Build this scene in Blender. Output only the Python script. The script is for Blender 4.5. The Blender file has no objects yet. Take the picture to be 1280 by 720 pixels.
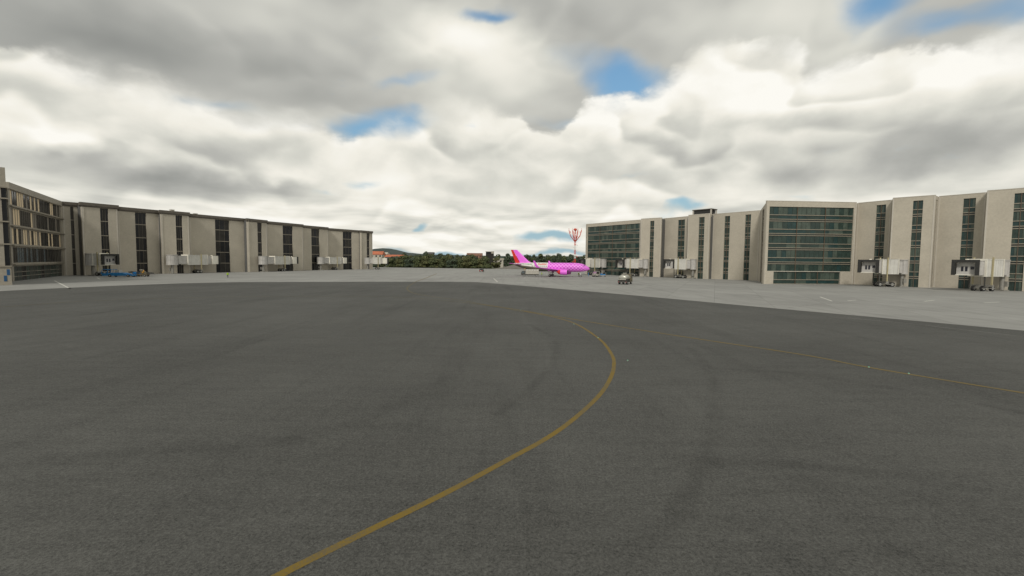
import bpy, bmesh, math, random
from mathutils import Vector, Matrix
random.seed(7)
R = math.radians
scene = bpy.context.scene
C = scene.collection

# ------------------------------------------------------------------ camera
EYE = 6.0
FOC = 570.0                      # focal length in pixels of a 1280 wide picture
PITCH = math.atan(34.0 / FOC)
ROLL = 0.0085
_F = Vector((0, math.cos(PITCH), -math.sin(PITCH)))
_U0 = Vector((0, math.sin(PITCH), math.cos(PITCH)))
_R0 = Vector((1, 0, 0))
_Rt = _R0 * math.cos(ROLL) + _U0 * math.sin(ROLL)
_Up = _U0 * math.cos(ROLL) - _R0 * math.sin(ROLL)
cam_d = bpy.data.cameras.new('camera')
cam = bpy.data.objects.new('camera', cam_d)
C.objects.link(cam)
cam_d.sensor_fit = 'HORIZONTAL'
cam_d.sensor_width = 36.0
cam_d.lens = FOC / 1280 * 36.0
cam_d.clip_start = 0.1
cam_d.clip_end = 20000
m = Matrix((( _Rt.x, _Up.x, -_F.x, 0), (_Rt.y, _Up.y, -_F.y, 0), (_Rt.z, _Up.z, -_F.z, EYE), (0, 0, 0, 1)))
cam.matrix_world = m
scene.camera = cam

def ray(x, y):
    return (_F + _Rt * ((x - 640) / FOC) - _Up * ((y - 360) / FOC))
def plane_pt(x, y, z):           # survey: point of height z seen in direction (x, y)
    d = ray(x, y); t = (z - EYE) / d.z
    return Vector((d.x * t, d.y * t, z))
def ground(x, y): return plane_pt(x, y, 0.0)
def at(x, Y, z=0.0, y=326):
    d = ray(x, y); t = Y / d.y
    return Vector((d.x * t, Y, z))

# ------------------------------------------------------------------ object helpers
def props(o, label=None, cat=None, group=None, kind=None):
    if label: o['label'] = label
    if cat: o['category'] = cat
    if group: o['group'] = group
    if kind: o['kind'] = kind
    return o
def thing(name, label, cat, loc=(0, 0, 0), rz=0.0, group=None):
    o = bpy.data.objects.new(name, None)
    o.empty_display_size = 0.5
    C.objects.link(o)
    o.location = loc; o.rotation_euler = (0, 0, rz)
    return props(o, label, cat, group)
def dup(root, loc, rz, label=None, group=None, scale=None):
    r = root.copy(); C.objects.link(r)
    r.location = loc; r.rotation_euler = (0, 0, rz)
    if scale: r.scale = scale
    if label: r['label'] = label
    if group: r['group'] = group
    for ch in list(root.children):
        c = ch.copy(); C.objects.link(c); c.parent = r
        for g in list(ch.children):
            d = g.copy(); C.objects.link(d); d.parent = c
    return r

class MB:
    def __init__(s): s.v = []; s.f = []; s.m = []
    def face(s, pts, mi=0):
        i = len(s.v); s.v += [tuple(p) for p in pts]
        s.f.append(list(range(i, i + len(pts)))); s.m.append(mi)
    def add(s, verts, faces, mi=0):
        i = len(s.v); s.v += [tuple(p) for p in verts]
        for f in faces: s.f.append([k + i for k in f]); s.m.append(mi)
    def hexa(s, p, mi=0):        # 8 points: bottom ring 0-3, top ring 4-7
        s.add(p, [(3, 2, 1, 0), (4, 5, 6, 7), (0, 1, 5, 4), (1, 2, 6, 5), (2, 3, 7, 6), (3, 0, 4, 7)], mi)
    def box(s, x0, x1, y0, y1, z0, z1, mi=0, M=None):
        p = [Vector(q) for q in ((x0, y0, z0), (x1, y0, z0), (x1, y1, z0), (x0, y1, z0), (x0, y0, z1), (x1, y0, z1), (x1, y1, z1), (x0, y1, z1))]
        if M is not None: p = [M @ q for q in p]
        s.hexa(p, mi)
    def bar(s, a, b, w, h=None, mi=0):
        a = Vector(a); b = Vector(b); h = h or w
        d = (b - a).normalized()
        up = Vector((0, 0, 1)) if abs(d.z) < 0.95 else Vector((1, 0, 0))
        sx = d.cross(up).normalized() * (w / 2); sy = sx.cross(d).normalized() * (h / 2)
        s.hexa([a - sx - sy, a + sx - sy, a + sx + sy, a - sx + sy, b - sx - sy, b + sx - sy, b + sx + sy, b - sx + sy], mi)
    def tube(s, a, b, r0, r1=None, n=10, mi=0, cap=True):
        a = Vector(a); b = Vector(b); r1 = r0 if r1 is None else r1
        d = (b - a).normalized()
        up = Vector((0, 0, 1)) if abs(d.z) < 0.95 else Vector((1, 0, 0))
        sx = d.cross(up).normalized(); sy = sx.cross(d)
        vs = []
        for (c, r) in ((a, r0), (b, r1)):
            for k in range(n):
                t = 2 * math.pi * k / n
                vs.append(c + sx * (r * math.cos(t)) + sy * (r * math.sin(t)))
        fs = [(k, (k + 1) % n, n + (k + 1) % n, n + k) for k in range(n)]
        if cap: fs += [tuple(range(n - 1, -1, -1)), tuple(range(n, 2 * n))]
        s.add(vs, fs, mi)
    def loft(s, rings, mi=0, cap=True):
        n = len(rings[0]); vs = [p for r in rings for p in r]; fs = []
        for i in range(len(rings) - 1):
            for k in range(n):
                fs.append((i * n + k, i * n + (k + 1) % n, (i + 1) * n + (k + 1) % n, (i + 1) * n + k))
        if cap: fs += [tuple(range(n - 1, -1, -1)), tuple(range((len(rings) - 1) * n, len(rings) * n))]
        s.add(vs, fs, mi)
    def ball(s, c, rx, ry, rz, nu=12, nv=8, mi=0):
        rings = []
        for j in range(1, nv):
            ph = math.pi * j / nv
            rings.append([Vector((c[0] + rx * math.sin(ph) * math.cos(2 * math.pi * k / nu), c[1] + ry * math.sin(ph) * math.sin(2 * math.pi * k / nu), c[2] - rz * math.cos(ph))) for k in range(nu)])
        s.loft(rings, mi)
    def mesh(s, name, mats, smooth=False, origin=None):
        me = bpy.data.meshes.new(name)
        vs = s.v if origin is None else [(p[0] - origin[0], p[1] - origin[1], p[2] - origin[2]) for p in s.v]
        me.from_pydata(vs, [], s.f)
        if not isinstance(mats, (list, tuple)): mats = [mats]
        for mt in mats: me.materials.append(mt)
        me.polygons.foreach_set('material_index', s.m)
        bm = bmesh.new(); bm.from_mesh(me)
        bmesh.ops.recalc_face_normals(bm, faces=bm.faces)
        bm.to_mesh(me); bm.free()
        if smooth:
            me.polygons.foreach_set('use_smooth', [True] * len(me.polygons))
            try: me.set_sharp_from_angle(angle=R(38))
            except Exception: pass
        me.update()
        return me
    def build(s, name, mats, parent=None, smooth=False, origin=None):
        o = bpy.data.objects.new(name, s.mesh(name, mats, smooth, origin))
        C.objects.link(o)
        if parent is not None: o.parent = parent
        return o

def bevel(o, w=0.03, seg=2):
    b = o.modifiers.new('bevel', 'BEVEL'); b.width = w; b.segments = seg; b.limit_method = 'ANGLE'; b.angle_limit = R(40)
    return o

# ------------------------------------------------------------------ materials
class NT:
    def __init__(s, tree): s.t = tree; s.n = tree.nodes; s.l = tree.links
    def node(s, typ, **kw):
        n = s.n.new(typ)
        for k, v in kw.items(): setattr(n, k, v)
        return n
    def inp(s, sock, v):
        if isinstance(v, bpy.types.NodeSocket): s.l.new(v, sock)
        elif v is not None: sock.default_value = v
    def math(s, op, a, b=None, c=None, clamp=False):
        n = s.node('ShaderNodeMath', operation=op, use_clamp=clamp)
        for i, v in enumerate((a, b, c)):
            if v is not None: s.inp(n.inputs[i], v)
        return n.outputs[0]
    def vmath(s, op, a, b=None, scale=None):
        n = s.node('ShaderNodeVectorMath', operation=op)
        s.inp(n.inputs[0], a)
        if b is not None: s.inp(n.inputs[1], b)
        if scale is not None: s.inp(n.inputs['Scale'], scale)
        return n.outputs['Value'] if op in ('LENGTH', 'DOT_PRODUCT', 'DISTANCE') else n.outputs[0]
    def noise(s, vec, scale, detail=3, rough=0.5, out='Fac', dist=0.0, lac=2.0):
        n = s.node('ShaderNodeTexNoise'); s.inp(n.inputs['Vector'], vec)
        n.inputs['Scale'].default_value = scale; n.inputs['Detail'].default_value = detail
        n.inputs['Roughness'].default_value = rough; n.inputs['Distortion'].default_value = dist
        n.inputs['Lacunarity'].default_value = lac
        return n.outputs[out]
    def maprange(s, v, a, b, c=0.0, d=1.0, smooth=True):
        n = s.node('ShaderNodeMapRange', interpolation_type='SMOOTHSTEP' if smooth else 'LINEAR')
        s.inp(n.inputs['Value'], v); s.inp(n.inputs['From Min'], a); s.inp(n.inputs['From Max'], b)
        s.inp(n.inputs['To Min'], c); s.inp(n.inputs['To Max'], d)
        return n.outputs['Result']
    def mix(s, fac, a, b, blend='MIX'):
        n = s.node('ShaderNodeMix', data_type='RGBA', blend_type=blend)
        s.inp(n.inputs[0], fac); s.inp(n.inputs[6], a); s.inp(n.inputs[7], b)
        return n.outputs[2]
    def mapping(s, vec, scale=(1, 1, 1), rot=(0, 0, 0), loc=(0, 0, 0)):
        n = s.node('ShaderNodeMapping'); s.inp(n.inputs['Vector'], vec)
        n.inputs['Scale'].default_value = scale; n.inputs['Rotation'].default_value = rot; n.inputs['Location'].default_value = loc
        return n.outputs[0]
    def comb(s, x, y, z=0.0):
        n = s.node('ShaderNodeCombineXYZ'); s.inp(n.inputs[0], x); s.inp(n.inputs[1], y); s.inp(n.inputs[2], z)
        return n.outputs[0]

def rgb(c): return (c[0], c[1], c[2], 1.0)
def material(name, col, rough=0.7, metal=0.0, var=0.12, vscale=2.0, spec=0.5, bump=0.0, bscale=20.0, coat=0.0, fine=None):
    mt = bpy.data.materials.new(name); mt.use_nodes = True
    t = NT(mt.node_tree); b = t.n['Principled BSDF']
    b.inputs['Roughness'].default_value = rough; b.inputs['Metallic'].default_value = metal
    b.inputs['Specular IOR Level'].default_value = spec
    if coat: b.inputs['Coat Weight'].default_value = coat
    tc = t.node('ShaderNodeTexCoord').outputs['Object']
    n = t.noise(tc, vscale, 5, 0.6)
    if fine:
        n2 = t.noise(tc, fine, 2, 0.6)
        n = t.math('ADD', t.math('MULTIPLY', n, 0.55), t.math('MULTIPLY', n2, 0.45))
    f = t.maprange(n, 0.3, 0.7, 1 - var, 1 + var, False)
    hsv = t.vmath('SCALE', (col[0], col[1], col[2]), scale=f)
    t.l.new(hsv, b.inputs['Base Color'])
    if bump:
        bn = t.node('ShaderNodeBump'); bn.inputs['Strength'].default_value = bump; bn.inputs['Distance'].default_value = 0.02
        t.l.new(t.noise(tc, bscale, 3, 0.6), bn.inputs['Height']); t.l.new(bn.outputs[0], b.inputs['Normal'])
    return mt
def shifted(mt): return mt

M = {}
M['wall'] = material('speckled_concrete', (0.475, 0.435, 0.36), 0.85, var=0.13, vscale=0.22, spec=0.25, bump=0.35, bscale=3.0, fine=2.4)
M['wall_trim'] = material('pale_concrete_trim', (0.52, 0.485, 0.42), 0.8, var=0.06, vscale=0.6, spec=0.25)
M['stone_dark'] = material('bronze_stone', (0.32, 0.29, 0.235), 0.7, var=0.14, vscale=0.5, fine=3.0)
M['fascia'] = material('brown_fascia', (0.12, 0.105, 0.085), 0.7, var=0.15, vscale=1.0)
M['roof'] = material('roof_felt', (0.12, 0.12, 0.115), 0.9)
M['glass_dark'] = material('dark_window_glass', (0.018, 0.019, 0.021), 0.2, var=0.25, vscale=0.6, spec=0.22)
M['glass_dark2'] = material('brown_window_glass', (0.034, 0.032, 0.028), 0.3, var=0.25, vscale=0.6, spec=0.22)
M['glass_teal'] = material('green_tinted_glass', (0.034, 0.055, 0.047), 0.18, var=0.25, vscale=0.7, spec=0.28)
M['glass_teal2'] = material('pale_green_glass', (0.075, 0.098, 0.08), 0.22, var=0.25, vscale=0.7, spec=0.28)
M['glass_teal3'] = material('blue_green_glass', (0.024, 0.052, 0.05), 0.16, var=0.25, vscale=0.7, spec=0.28)
M['spandrel'] = material('dark_green_spandrel', (0.03, 0.038, 0.033), 0.4, var=0.15)
M['mullion'] = material('brown_mullion', (0.115, 0.082, 0.055), 0.5, var=0.1)
M['bar_pale'] = material('beige_window_bar', (0.27, 0.24, 0.19), 0.55, var=0.1)
M['bar_right'] = material('olive_window_bar', (0.29, 0.26, 0.205), 0.55, var=0.1)
M['curtain'] = material('cream_blind', (0.72, 0.58, 0.39), 0.8, var=0.12, vscale=3)
M['curtain2'] = material('grey_blind', (0.21, 0.185, 0.15), 0.7, var=0.12, vscale=3)
M['glass_sky'] = material('blue_grey_glass', (0.09, 0.115, 0.13), 0.2, var=0.2)
M['jet_white'] = material('painted_panel', (0.60, 0.59, 0.545), 0.5, var=0.1, vscale=0.7)
M['jet_cream'] = material('cream_panel', (0.78, 0.75, 0.66), 0.5, var=0.08, vscale=0.7)
M['jet_grey'] = material('grey_panel', (0.48, 0.465, 0.44), 0.55, var=0.12, vscale=0.9)
M['jet_dark'] = material('dark_bellows', (0.03, 0.03, 0.028), 0.85, var=0.25, vscale=3)
M['steel'] = material('galvanised_steel', (0.30, 0.29, 0.26), 0.5, 0.3, var=0.15, vscale=3)
M['steel_dark'] = material('dark_steel', (0.07, 0.068, 0.062), 0.6, 0.2, var=0.2, vscale=3)
M['rubber'] = material('tyre_rubber', (0.022, 0.022, 0.022), 0.85, var=0.2)
M['hub'] = material('wheel_hub', (0.45, 0.45, 0.43), 0.45, 0.3)
M['pane_black'] = material('black_pane', (0.012, 0.013, 0.025), 0.12, spec=0.5)
M['yellow'] = material('yellow_post_paint', (0.42, 0.37, 0.22), 0.6)
M['amber'] = material('amber_lens', (0.85, 0.42, 0.05), 0.3)
M['red'] = material('red_paint', (0.62, 0.025, 0.02), 0.4, var=0.06)
M['red_mast'] = material('red_mast_paint', (0.60, 0.075, 0.04), 0.5, var=0.06)
M['white'] = material('white_paint', (0.72, 0.71, 0.67), 0.4, var=0.05)
M['pink'] = material('magenta_paint', (0.84, 0.16, 0.80), 0.45, var=0.05)
M['pink_grey'] = material('dusty_pink_paint', (0.46, 0.27, 0.42), 0.6)
M['green'] = material('green_paint', (0.06, 0.22, 0.09), 0.5)
M['blue'] = material('blue_paint', (0.02, 0.18, 0.42), 0.45, var=0.12, vscale=1.5)
M['sign_blue'] = material('dark_blue_panel', (0.012, 0.075, 0.18), 0.5)
M['blue_light'] = material('light_blue_paint', (0.03, 0.24, 0.6), 0.45)
M['olive'] = material('olive_paint', (0.16, 0.135, 0.085), 0.6, var=0.2)
M['chrome'] = material('polished_tank', (0.50, 0.49, 0.43), 0.42, 0.6, var=0.05)
M['truck_box'] = material('grey_truck_body', (0.42, 0.40, 0.35), 0.6, var=0.1)
M['hivis'] = material('lime_vest_cloth', (0.30, 0.48, 0.02), 0.8)
M['navy'] = material('navy_cloth', (0.03, 0.03, 0.06), 0.9)
M['skin'] = material('skin', (0.45, 0.27, 0.19), 0.6)
M['hair'] = material('dark_hair', (0.03, 0.022, 0.016), 0.8)
M['bark'] = material('tree_bark', (0.09, 0.065, 0.045), 0.9, vscale=4)
M['rooftile'] = material('orange_roof_tile', (0.48, 0.15, 0.075), 0.8, var=0.2, vscale=0.4)
M['house'] = material('grey_house_wall', (0.22, 0.24, 0.26), 0.8)
M['house2'] = material('pale_house_wall', (0.48, 0.45, 0.38), 0.8)
M['house3'] = material('red_brown_house_wall', (0.30, 0.16, 0.11), 0.8)

def leaf_mat(name, a, b):
    mt = bpy.data.materials.new(name); mt.use_nodes = True
    t = NT(mt.node_tree); bs = t.n['Principled BSDF']
    bs.inputs['Roughness'].default_value = 0.7; bs.inputs['Specular IOR Level'].default_value = 0.2
    tc = t.node('ShaderNodeTexCoord').outputs['Object']
    g = t.node('ShaderNodeNewGeometry').outputs['Random Per Island']
    n = t.noise(tc, 0.55, 3, 0.6)
    f = t.maprange(t.math('ADD', t.math('MULTIPLY', n, 0.7), t.math('MULTIPLY', g, 0.3)), 0.3, 0.72)
    t.l.new(t.mix(f, rgb(a), rgb(b)), bs.inputs['Base Color'])
    return mt
M['leaf_a'] = leaf_mat('dark_foliage', (0.055, 0.072, 0.034), (0.13, 0.145, 0.065))
M['leaf_b'] = leaf_mat('olive_foliage', (0.068, 0.078, 0.034), (0.165, 0.165, 0.072))
M['leaf_c'] = leaf_mat('cool_foliage', (0.048, 0.068, 0.046), (0.105, 0.13, 0.08))

def checker_mat():
    mt = bpy.data.materials.new('magenta_checker'); mt.use_nodes = True
    t = NT(mt.node_tree); b = t.n['Principled BSDF']
    b.inputs['Roughness'].default_value = 0.45
    tc = t.node('ShaderNodeTexCoord').outputs['Object']
    sp = t.node('ShaderNodeSeparateXYZ'); t.l.new(tc, sp.inputs[0])
    ang = t.math('MULTIPLY', t.math('ARCTAN2', sp.outputs[1], t.math('SUBTRACT', sp.outputs[2], 3.65)), 1.75)
    ch = t.node('ShaderNodeTexChecker'); t.l.new(t.comb(sp.outputs[0], ang, 0.25), ch.inputs['Vector'])
    ch.inputs['Scale'].default_value = 1.5
    ch.inputs['Color1'].default_value = (0.87, 0.32, 0.85, 1); ch.inputs['Color2'].default_value = (0.66, 0.07, 0.64, 1)
    t.l.new(ch.outputs['Color'], b.inputs['Base Color'])
    return mt
M['checker'] = checker_mat()
def belly_shade_mat():
    mt = bpy.data.materials.new('white_with_underside_shade'); mt.use_nodes = True
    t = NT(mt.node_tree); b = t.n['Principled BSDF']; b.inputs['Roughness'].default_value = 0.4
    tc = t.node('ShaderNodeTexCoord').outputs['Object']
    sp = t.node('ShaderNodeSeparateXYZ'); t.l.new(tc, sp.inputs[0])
    # underside shade put into the colour, its limit rising towards the tail cone
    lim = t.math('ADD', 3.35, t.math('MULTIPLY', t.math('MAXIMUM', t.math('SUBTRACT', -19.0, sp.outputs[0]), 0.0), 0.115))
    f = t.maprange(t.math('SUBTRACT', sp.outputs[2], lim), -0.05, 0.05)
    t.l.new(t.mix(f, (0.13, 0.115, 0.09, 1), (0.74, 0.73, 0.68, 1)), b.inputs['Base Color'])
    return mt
M['belly'] = belly_shade_mat()

def asphalt_mat():
    mt = bpy.data.materials.new('worn_asphalt'); mt.use_nodes = True
    t = NT(mt.node_tree); b = t.n['Principled BSDF']
    b.inputs['Specular IOR Level'].default_value = 0.3
    tc = t.node('ShaderNodeTexCoord').outputs['Object']
    grain = t.noise(tc, 14.0, 3, 0.8)
    grit = t.noise(tc, 55.0, 2, 0.6)
    big = t.noise(tc, 0.055, 5, 0.6)
    mid = t.noise(tc, 0.4, 4, 0.65)
    st = t.noise(t.mapping(tc, (0.35, 0.03, 1), (0, 0, R(62))), 1.0, 5, 0.62, dist=0.6)
    st2 = t.noise(t.mapping(tc, (0.28, 0.025, 1), (0, 0, R(-72))), 1.3, 5, 0.62, dist=0.8)
    f = t.math('ADD', t.maprange(big, 0.3, 0.7, -0.22, 0.22, False), t.maprange(mid, 0.3, 0.7, -0.10, 0.10, False))
    f = t.math('ADD', f, t.maprange(st, 0.30, 0.5, -0.13, 0.0))
    f = t.math('ADD', f, t.maprange(st2, 0.30, 0.48, -0.12, 0.0))
    f = t.math('ADD', f, t.maprange(st2, 0.60, 0.72, 0.0, 0.10))
    f = t.math('ADD', f, t.maprange(grain, 0.3, 0.7, -0.5, 0.5, False))
    f = t.math('ADD', f, t.maprange(grit, 0.3, 0.7, -0.35, 0.35, False))
    f = t.math('ADD', f, t.math('ADD', t.maprange(t.noise(tc, 4.0, 5, 0.8), 0.3, 0.7, -0.22, 0.22, False), t.maprange(t.noise(t.mapping(tc, (0.25, 1.6, 1), (0, 0, R(14))), 1.0, 4, 0.7), 0.3, 0.7, -0.10, 0.10, False)))
    f = t.math('ADD', f, 1.04)
    t.l.new(t.vmath('SCALE', (0.0795, 0.0795, 0.0735), scale=f), b.inputs['Base Color'])
    t.l.new(t.maprange(mid, 0.3, 0.7, 0.78, 0.95), b.inputs['Roughness'])
    bn = t.node('ShaderNodeBump'); bn.inputs['Strength'].default_value = 0.8; bn.inputs['Distance'].default_value = 0.016
    t.l.new(t.math('ADD', grain, t.math('MULTIPLY', grit, 0.4)), bn.inputs['Height']); t.l.new(bn.outputs[0], b.inputs['Normal'])
    return mt
def apron_mat():
    mt = bpy.data.materials.new('apron_concrete'); mt.use_nodes = True
    t = NT(mt.node_tree); b = t.n['Principled BSDF']
    b.inputs['Specular IOR Level'].default_value = 0.3; b.inputs['Roughness'].default_value = 0.85
    tc = t.node('ShaderNodeTexCoord').outputs['Object']
    big = t.noise(tc, 0.05, 6, 0.65)
    mid = t.noise(tc, 0.5, 5, 0.7)
    st = t.noise(t.mapping(tc, (0.5, 0.035, 1), (0, 0, R(78))), 1.0, 6, 0.68, dist=0.5)
    br = t.node('ShaderNodeTexBrick'); br.offset = 0.0
    t.l.new(t.mapping(tc, (1, 1, 1), (0, 0, R(24))), br.inputs['Vector'])
    br.inputs['Scale'].default_value = 1.0; br.inputs['Brick Width'].default_value = 7.5; br.inputs['Row Height'].default_value = 7.5
    br.inputs['Mortar Size'].default_value = 0.05; br.inputs['Mortar Smooth'].default_value = 0.3
    br.inputs['Color1'].default_value = (0.94, 0.94, 0.94, 1); br.inputs['Color2'].default_value = (1.06, 1.06, 1.06, 1); br.inputs['Mortar'].default_value = (0.75, 0.75, 0.75, 1)
    f = t.math('ADD', t.maprange(big, 0.3, 0.7, -0.12, 0.12, False), t.maprange(mid, 0.3, 0.7, -0.06, 0.06, False))
    f = t.math('ADD', f, t.maprange(st, 0.3, 0.55, -0.14, 0.03))
    f = t.math('ADD', f, 1.04)
    c = t.vmath('SCALE', (0.272, 0.27, 0.255), scale=f)
    t.l.new(t.vmath('MULTIPLY', c, br.outputs['Color']), b.inputs['Base Color'])
    return mt
M['asphalt'] = asphalt_mat()
M['apron'] = apron_mat()
M['terrain'] = material('grass_earth', (0.075, 0.078, 0.045), 0.95, var=0.35, vscale=0.02, fine=0.3)
M['earth'] = material('stony_earth', (0.17, 0.155, 0.135), 0.95, var=0.3, vscale=0.08, fine=0.8)
M['hill'] = material('wooded_hillside', (0.032, 0.05, 0.045), 0.95, var=0.45, vscale=0.02, fine=0.12)

def paint_mat(name, col, wear=0.5):
    mt = bpy.data.materials.new(name); mt.use_nodes = True
    t = NT(mt.node_tree); b = t.n['Principled BSDF']; b.inputs['Roughness'].default_value = 0.8
    b.inputs['Specular IOR Level'].default_value = 0.25
    tc = t.node('ShaderNodeTexCoord').outputs['Object']
    n = t.math('ADD', t.math('MULTIPLY', t.noise(tc, 22.0, 4, 0.7), 0.6), t.math('MULTIPLY', t.noise(tc, 0.8, 4, 0.6), 0.4))
    f = t.maprange(n, 0.42, 0.62)
    t.l.new(t.mix(t.math('MULTIPLY', f, wear), rgb(col), (0.09, 0.088, 0.078, 1)), b.inputs['Base Color'])
    return mt
M['line_yellow'] = paint_mat('worn_yellow_paint', (0.195, 0.13, 0.02), 0.6)
M['line_faint'] = paint_mat('faded_yellow_paint', (0.18, 0.13, 0.034), 0.55)
M['line_ghost'] = paint_mat('ghost_yellow_paint', (0.125, 0.105, 0.05), 0.7)
M['line_white'] = paint_mat('white_line_paint', (0.62, 0.61, 0.56), 0.25)
M['line_grey'] = paint_mat('worn_white_paint', (0.25, 0.245, 0.225), 0.7)

# ------------------------------------------------------------------ ground sheets
def sheet(name, pts, z, mat, kind='structure'):
    bm = bmesh.new()
    vs = [bm.verts.new((p[0], p[1], z)) for p in pts]
    f = bm.faces.new(vs)
    bmesh.ops.triangulate(bm, faces=[f])
    for f in bm.faces:
        if f.normal.z < 0: f.normal_flip()
    me = bpy.data.meshes.new(name); bm.to_mesh(me); bm.free(); me.materials.append(mat)
    o = bpy.data.objects.new(name, me); C.objects.link(o)
    if kind: o['kind'] = kind
    return o
sheet('ground', [(-7000, -3000), (7000, -3000), (7000, 9000), (-7000, 9000)], -0.05, M['terrain'])
far = [at(430, 352), at(475, 357), at(520, 352), at(570, 344), at(613, 333), at(645, 330), at(700, 330)]
sheet('apron', [(-330, -120)] + [(-330, 330)] + [(p.x, p.y) for p in far] + [(300, 330), (300, -120)], 0.0, M['apron'])
edge_px = [(0, 363.9), (75, 360.2), (150, 356.9), (225, 354.2), (300, 352.6), (440, 352.2), (560, 352.2), (596, 352.6), (630, 355.2), (720, 362.8), (840, 373.5), (967, 385.3), (1120, 398.8), (1280, 413.3)]
edge = [ground(*p) for p in edge_px]
l0 = edge[0] + (edge[0] - edge[1]).normalized() * 120
r0 = edge[-1] + (edge[-1] - edge[-2]).normalized() * 60
sheet('taxiway', [(l0.x, l0.y)] + [(p.x, p.y) for p in edge] + [(r0.x, r0.y), (r0.x + 30, -110), (l0.x, -110)], 0.005, M['asphalt'])

def smooth_path(pts, n=8):
    out = []
    P = [pts[0] * 2 - pts[1]] + pts + [pts[-1] * 2 - pts[-2]]
    for i in range(1, len(P) - 2):
        for k in range(n):
            t = k / n
            a, b, c, d = P[i - 1], P[i], P[i + 1], P[i + 2]
            out.append(0.5 * ((2 * b) + (c - a) * t + (2 * a - 5 * b + 4 * c - d) * t * t + (3 * b - a - 3 * c + d) * t ** 3))
    out.append(pts[-1])
    return out
def ribbon(name, px, w, z, mat, smooth=True):
    pts = [ground(*p) for p in px]
    if smooth: pts = smooth_path(pts)
    mb = MB(); L = []; Rr = []
    for i, p in enumerate(pts):
        d = (pts[min(i + 1, len(pts) - 1)] - pts[max(i - 1, 0)]).normalized()
        n = Vector((-d.y, d.x, 0)) * (w / 2)
        L.append((p.x + n.x, p.y + n.y, z)); Rr.append((p.x - n.x, p.y - n.y, z))
    k = len(pts)
    mb.add(L + Rr, [(i, k + i, k + i + 1, i + 1) for i in range(k - 1)])
    o = mb.build(name, mat); o['kind'] = 'structure'
    return o
curve_px = [(250, 773), (350, 719), (440, 674), (560, 615), (640, 572), (685, 547), (719, 522.5), (748, 495.5), (762, 475), (767.3, 458), (764.5, 443), (748.5, 423.3), (719, 404.6), (690, 396), (655, 389.3)]
ribbon('taxiway_line', curve_px, 0.215, 0.010, M['line_yellow'])
ribbon('taxiway_line', [(1400, 510), (1280, 491.5), (1088, 459.8), (1000, 443), (856, 421.3), (719, 399.6), (655, 388.6), (600, 380)], 0.26, 0.014, M['line_faint'])
ribbon('taxiway_line', [(600, 379.9), (580, 376), (545, 371.5), (523, 368), (512, 364.3), (509, 360), (514, 355.6), (521, 351.6)], 0.30, 0.014, M['line_ghost'])
ribbon('taxiway_line', [(521, 351.6), (533, 347.3), (546, 342)], 0.32, 0.006, M['line_faint'])
ribbon('taxiway_line', [(655, 390.4), (620, 383.8), (560, 376.2), (475, 371), (300, 371), (120, 376), (0, 384)], 0.24, 0.018, M['line_ghost'])
for seg in ([(68, 350.8), (88, 361)], [(1024.8, 371), (1040, 376.4)], [(1155.6, 376.7), (1168, 375.2)], [(1230, 378.5), (1249.6, 377.5)], [(1060, 375.9), (1070, 375)], [(640 - 23, 348), (640 - 18, 352.5)], [(121, 347), (125, 349)]):
    ribbon('stand_line', seg, 0.28, 0.005, M['line_white'], False)
ribbon('edge_line', [(1060, 397.6), (1130, 404), (1213, 413.2), (1280, 421)], 0.12, 0.010, M['line_grey'])
ribbon('stand_line', [(985, 384.5), (1035, 379.2), (1075, 377.4)], 0.14, 0.005, M['line_grey'])

# tyre marks: thin worn bands of darker rubber on the asphalt
def rubber_mat():
    mt = bpy.data.materials.new('tyre_rubber_stain'); mt.use_nodes = True
    t = NT(mt.node_tree); b = t.n['Principled BSDF']; b.inputs['Roughness'].default_value = 0.8
    b.inputs['Specular IOR Level'].default_value = 0.3
    b.inputs['Base Color'].default_value = (0.045, 0.045, 0.042, 1)
    tc = t.node('ShaderNodeTexCoord').outputs['Object']
    at_ = t.node('ShaderNodeAttribute', attribute_name='across')
    edge_f = t.maprange(at_.outputs['Fac'], 0.0, 1.0, 1.0, 0.0)
    n = t.maprange(t.math('ADD', t.math('MULTIPLY', t.noise(tc, 0.35, 5, 0.7), 0.75), t.math('MULTIPLY', t.noise(tc, 20, 2, 0.6), 0.25)), 0.38, 0.64)
    t.l.new(t.math('MULTIPLY', t.math('MULTIPLY', edge_f, n), 0.14), b.inputs['Alpha'])
    return mt
M['tyre_mark'] = rubber_mat()
def tyre_mark(px, w, z):
    pts = smooth_path([ground(*p) for p in px])
    mb = MB(); k = len(pts); rows = []
    for i, p in enumerate(pts):
        d = (pts[min(i + 1, k - 1)] - pts[max(i - 1, 0)]).normalized()
        n = Vector((-d.y, d.x, 0)) * (w / 2)
        rows.append([(p.x - n.x, p.y - n.y, z), (p.x, p.y, z), (p.x + n.x, p.y + n.y, z)])
    mb.add([q for r_ in rows for q in r_], [(3 * i + j, 3 * i + j + 1, 3 * i + j + 4, 3 * i + j + 3) for i in range(k - 1) for j in range(2)])
    o = mb.build('tyre_mark', M['tyre_mark']); o['kind'] = 'structure'
    a = o.data.attributes.new('across', 'FLOAT', 'POINT')
    for i, v in enumerate(o.data.vertices):
        q = min(range(k), key=lambda j: (pts[j].x - v.co.x) ** 2 + (pts[j].y - v.co.y) ** 2)
        a.data[i].value = 0.0 if (pts[q] - Vector((v.co.x, v.co.y, 0))).length < w * 0.2 else 1.0
tyre_mark([(770, 705), (845, 640), (880, 575), (893, 520), (890, 470), (868, 440), (845, 425)], 1.1, 0.009)
tyre_mark([(830, 640), (980, 660), (1120, 690), (1300, 735)], 1.0, 0.013)
tyre_mark([(880, 580), (1000, 582), (1150, 600), (1280, 625), (1400, 655)], 1.0, 0.021)
tyre_mark([(620, 520), (670, 480), (695, 445), (690, 422), (660, 405)], 0.9, 0.009)
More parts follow.
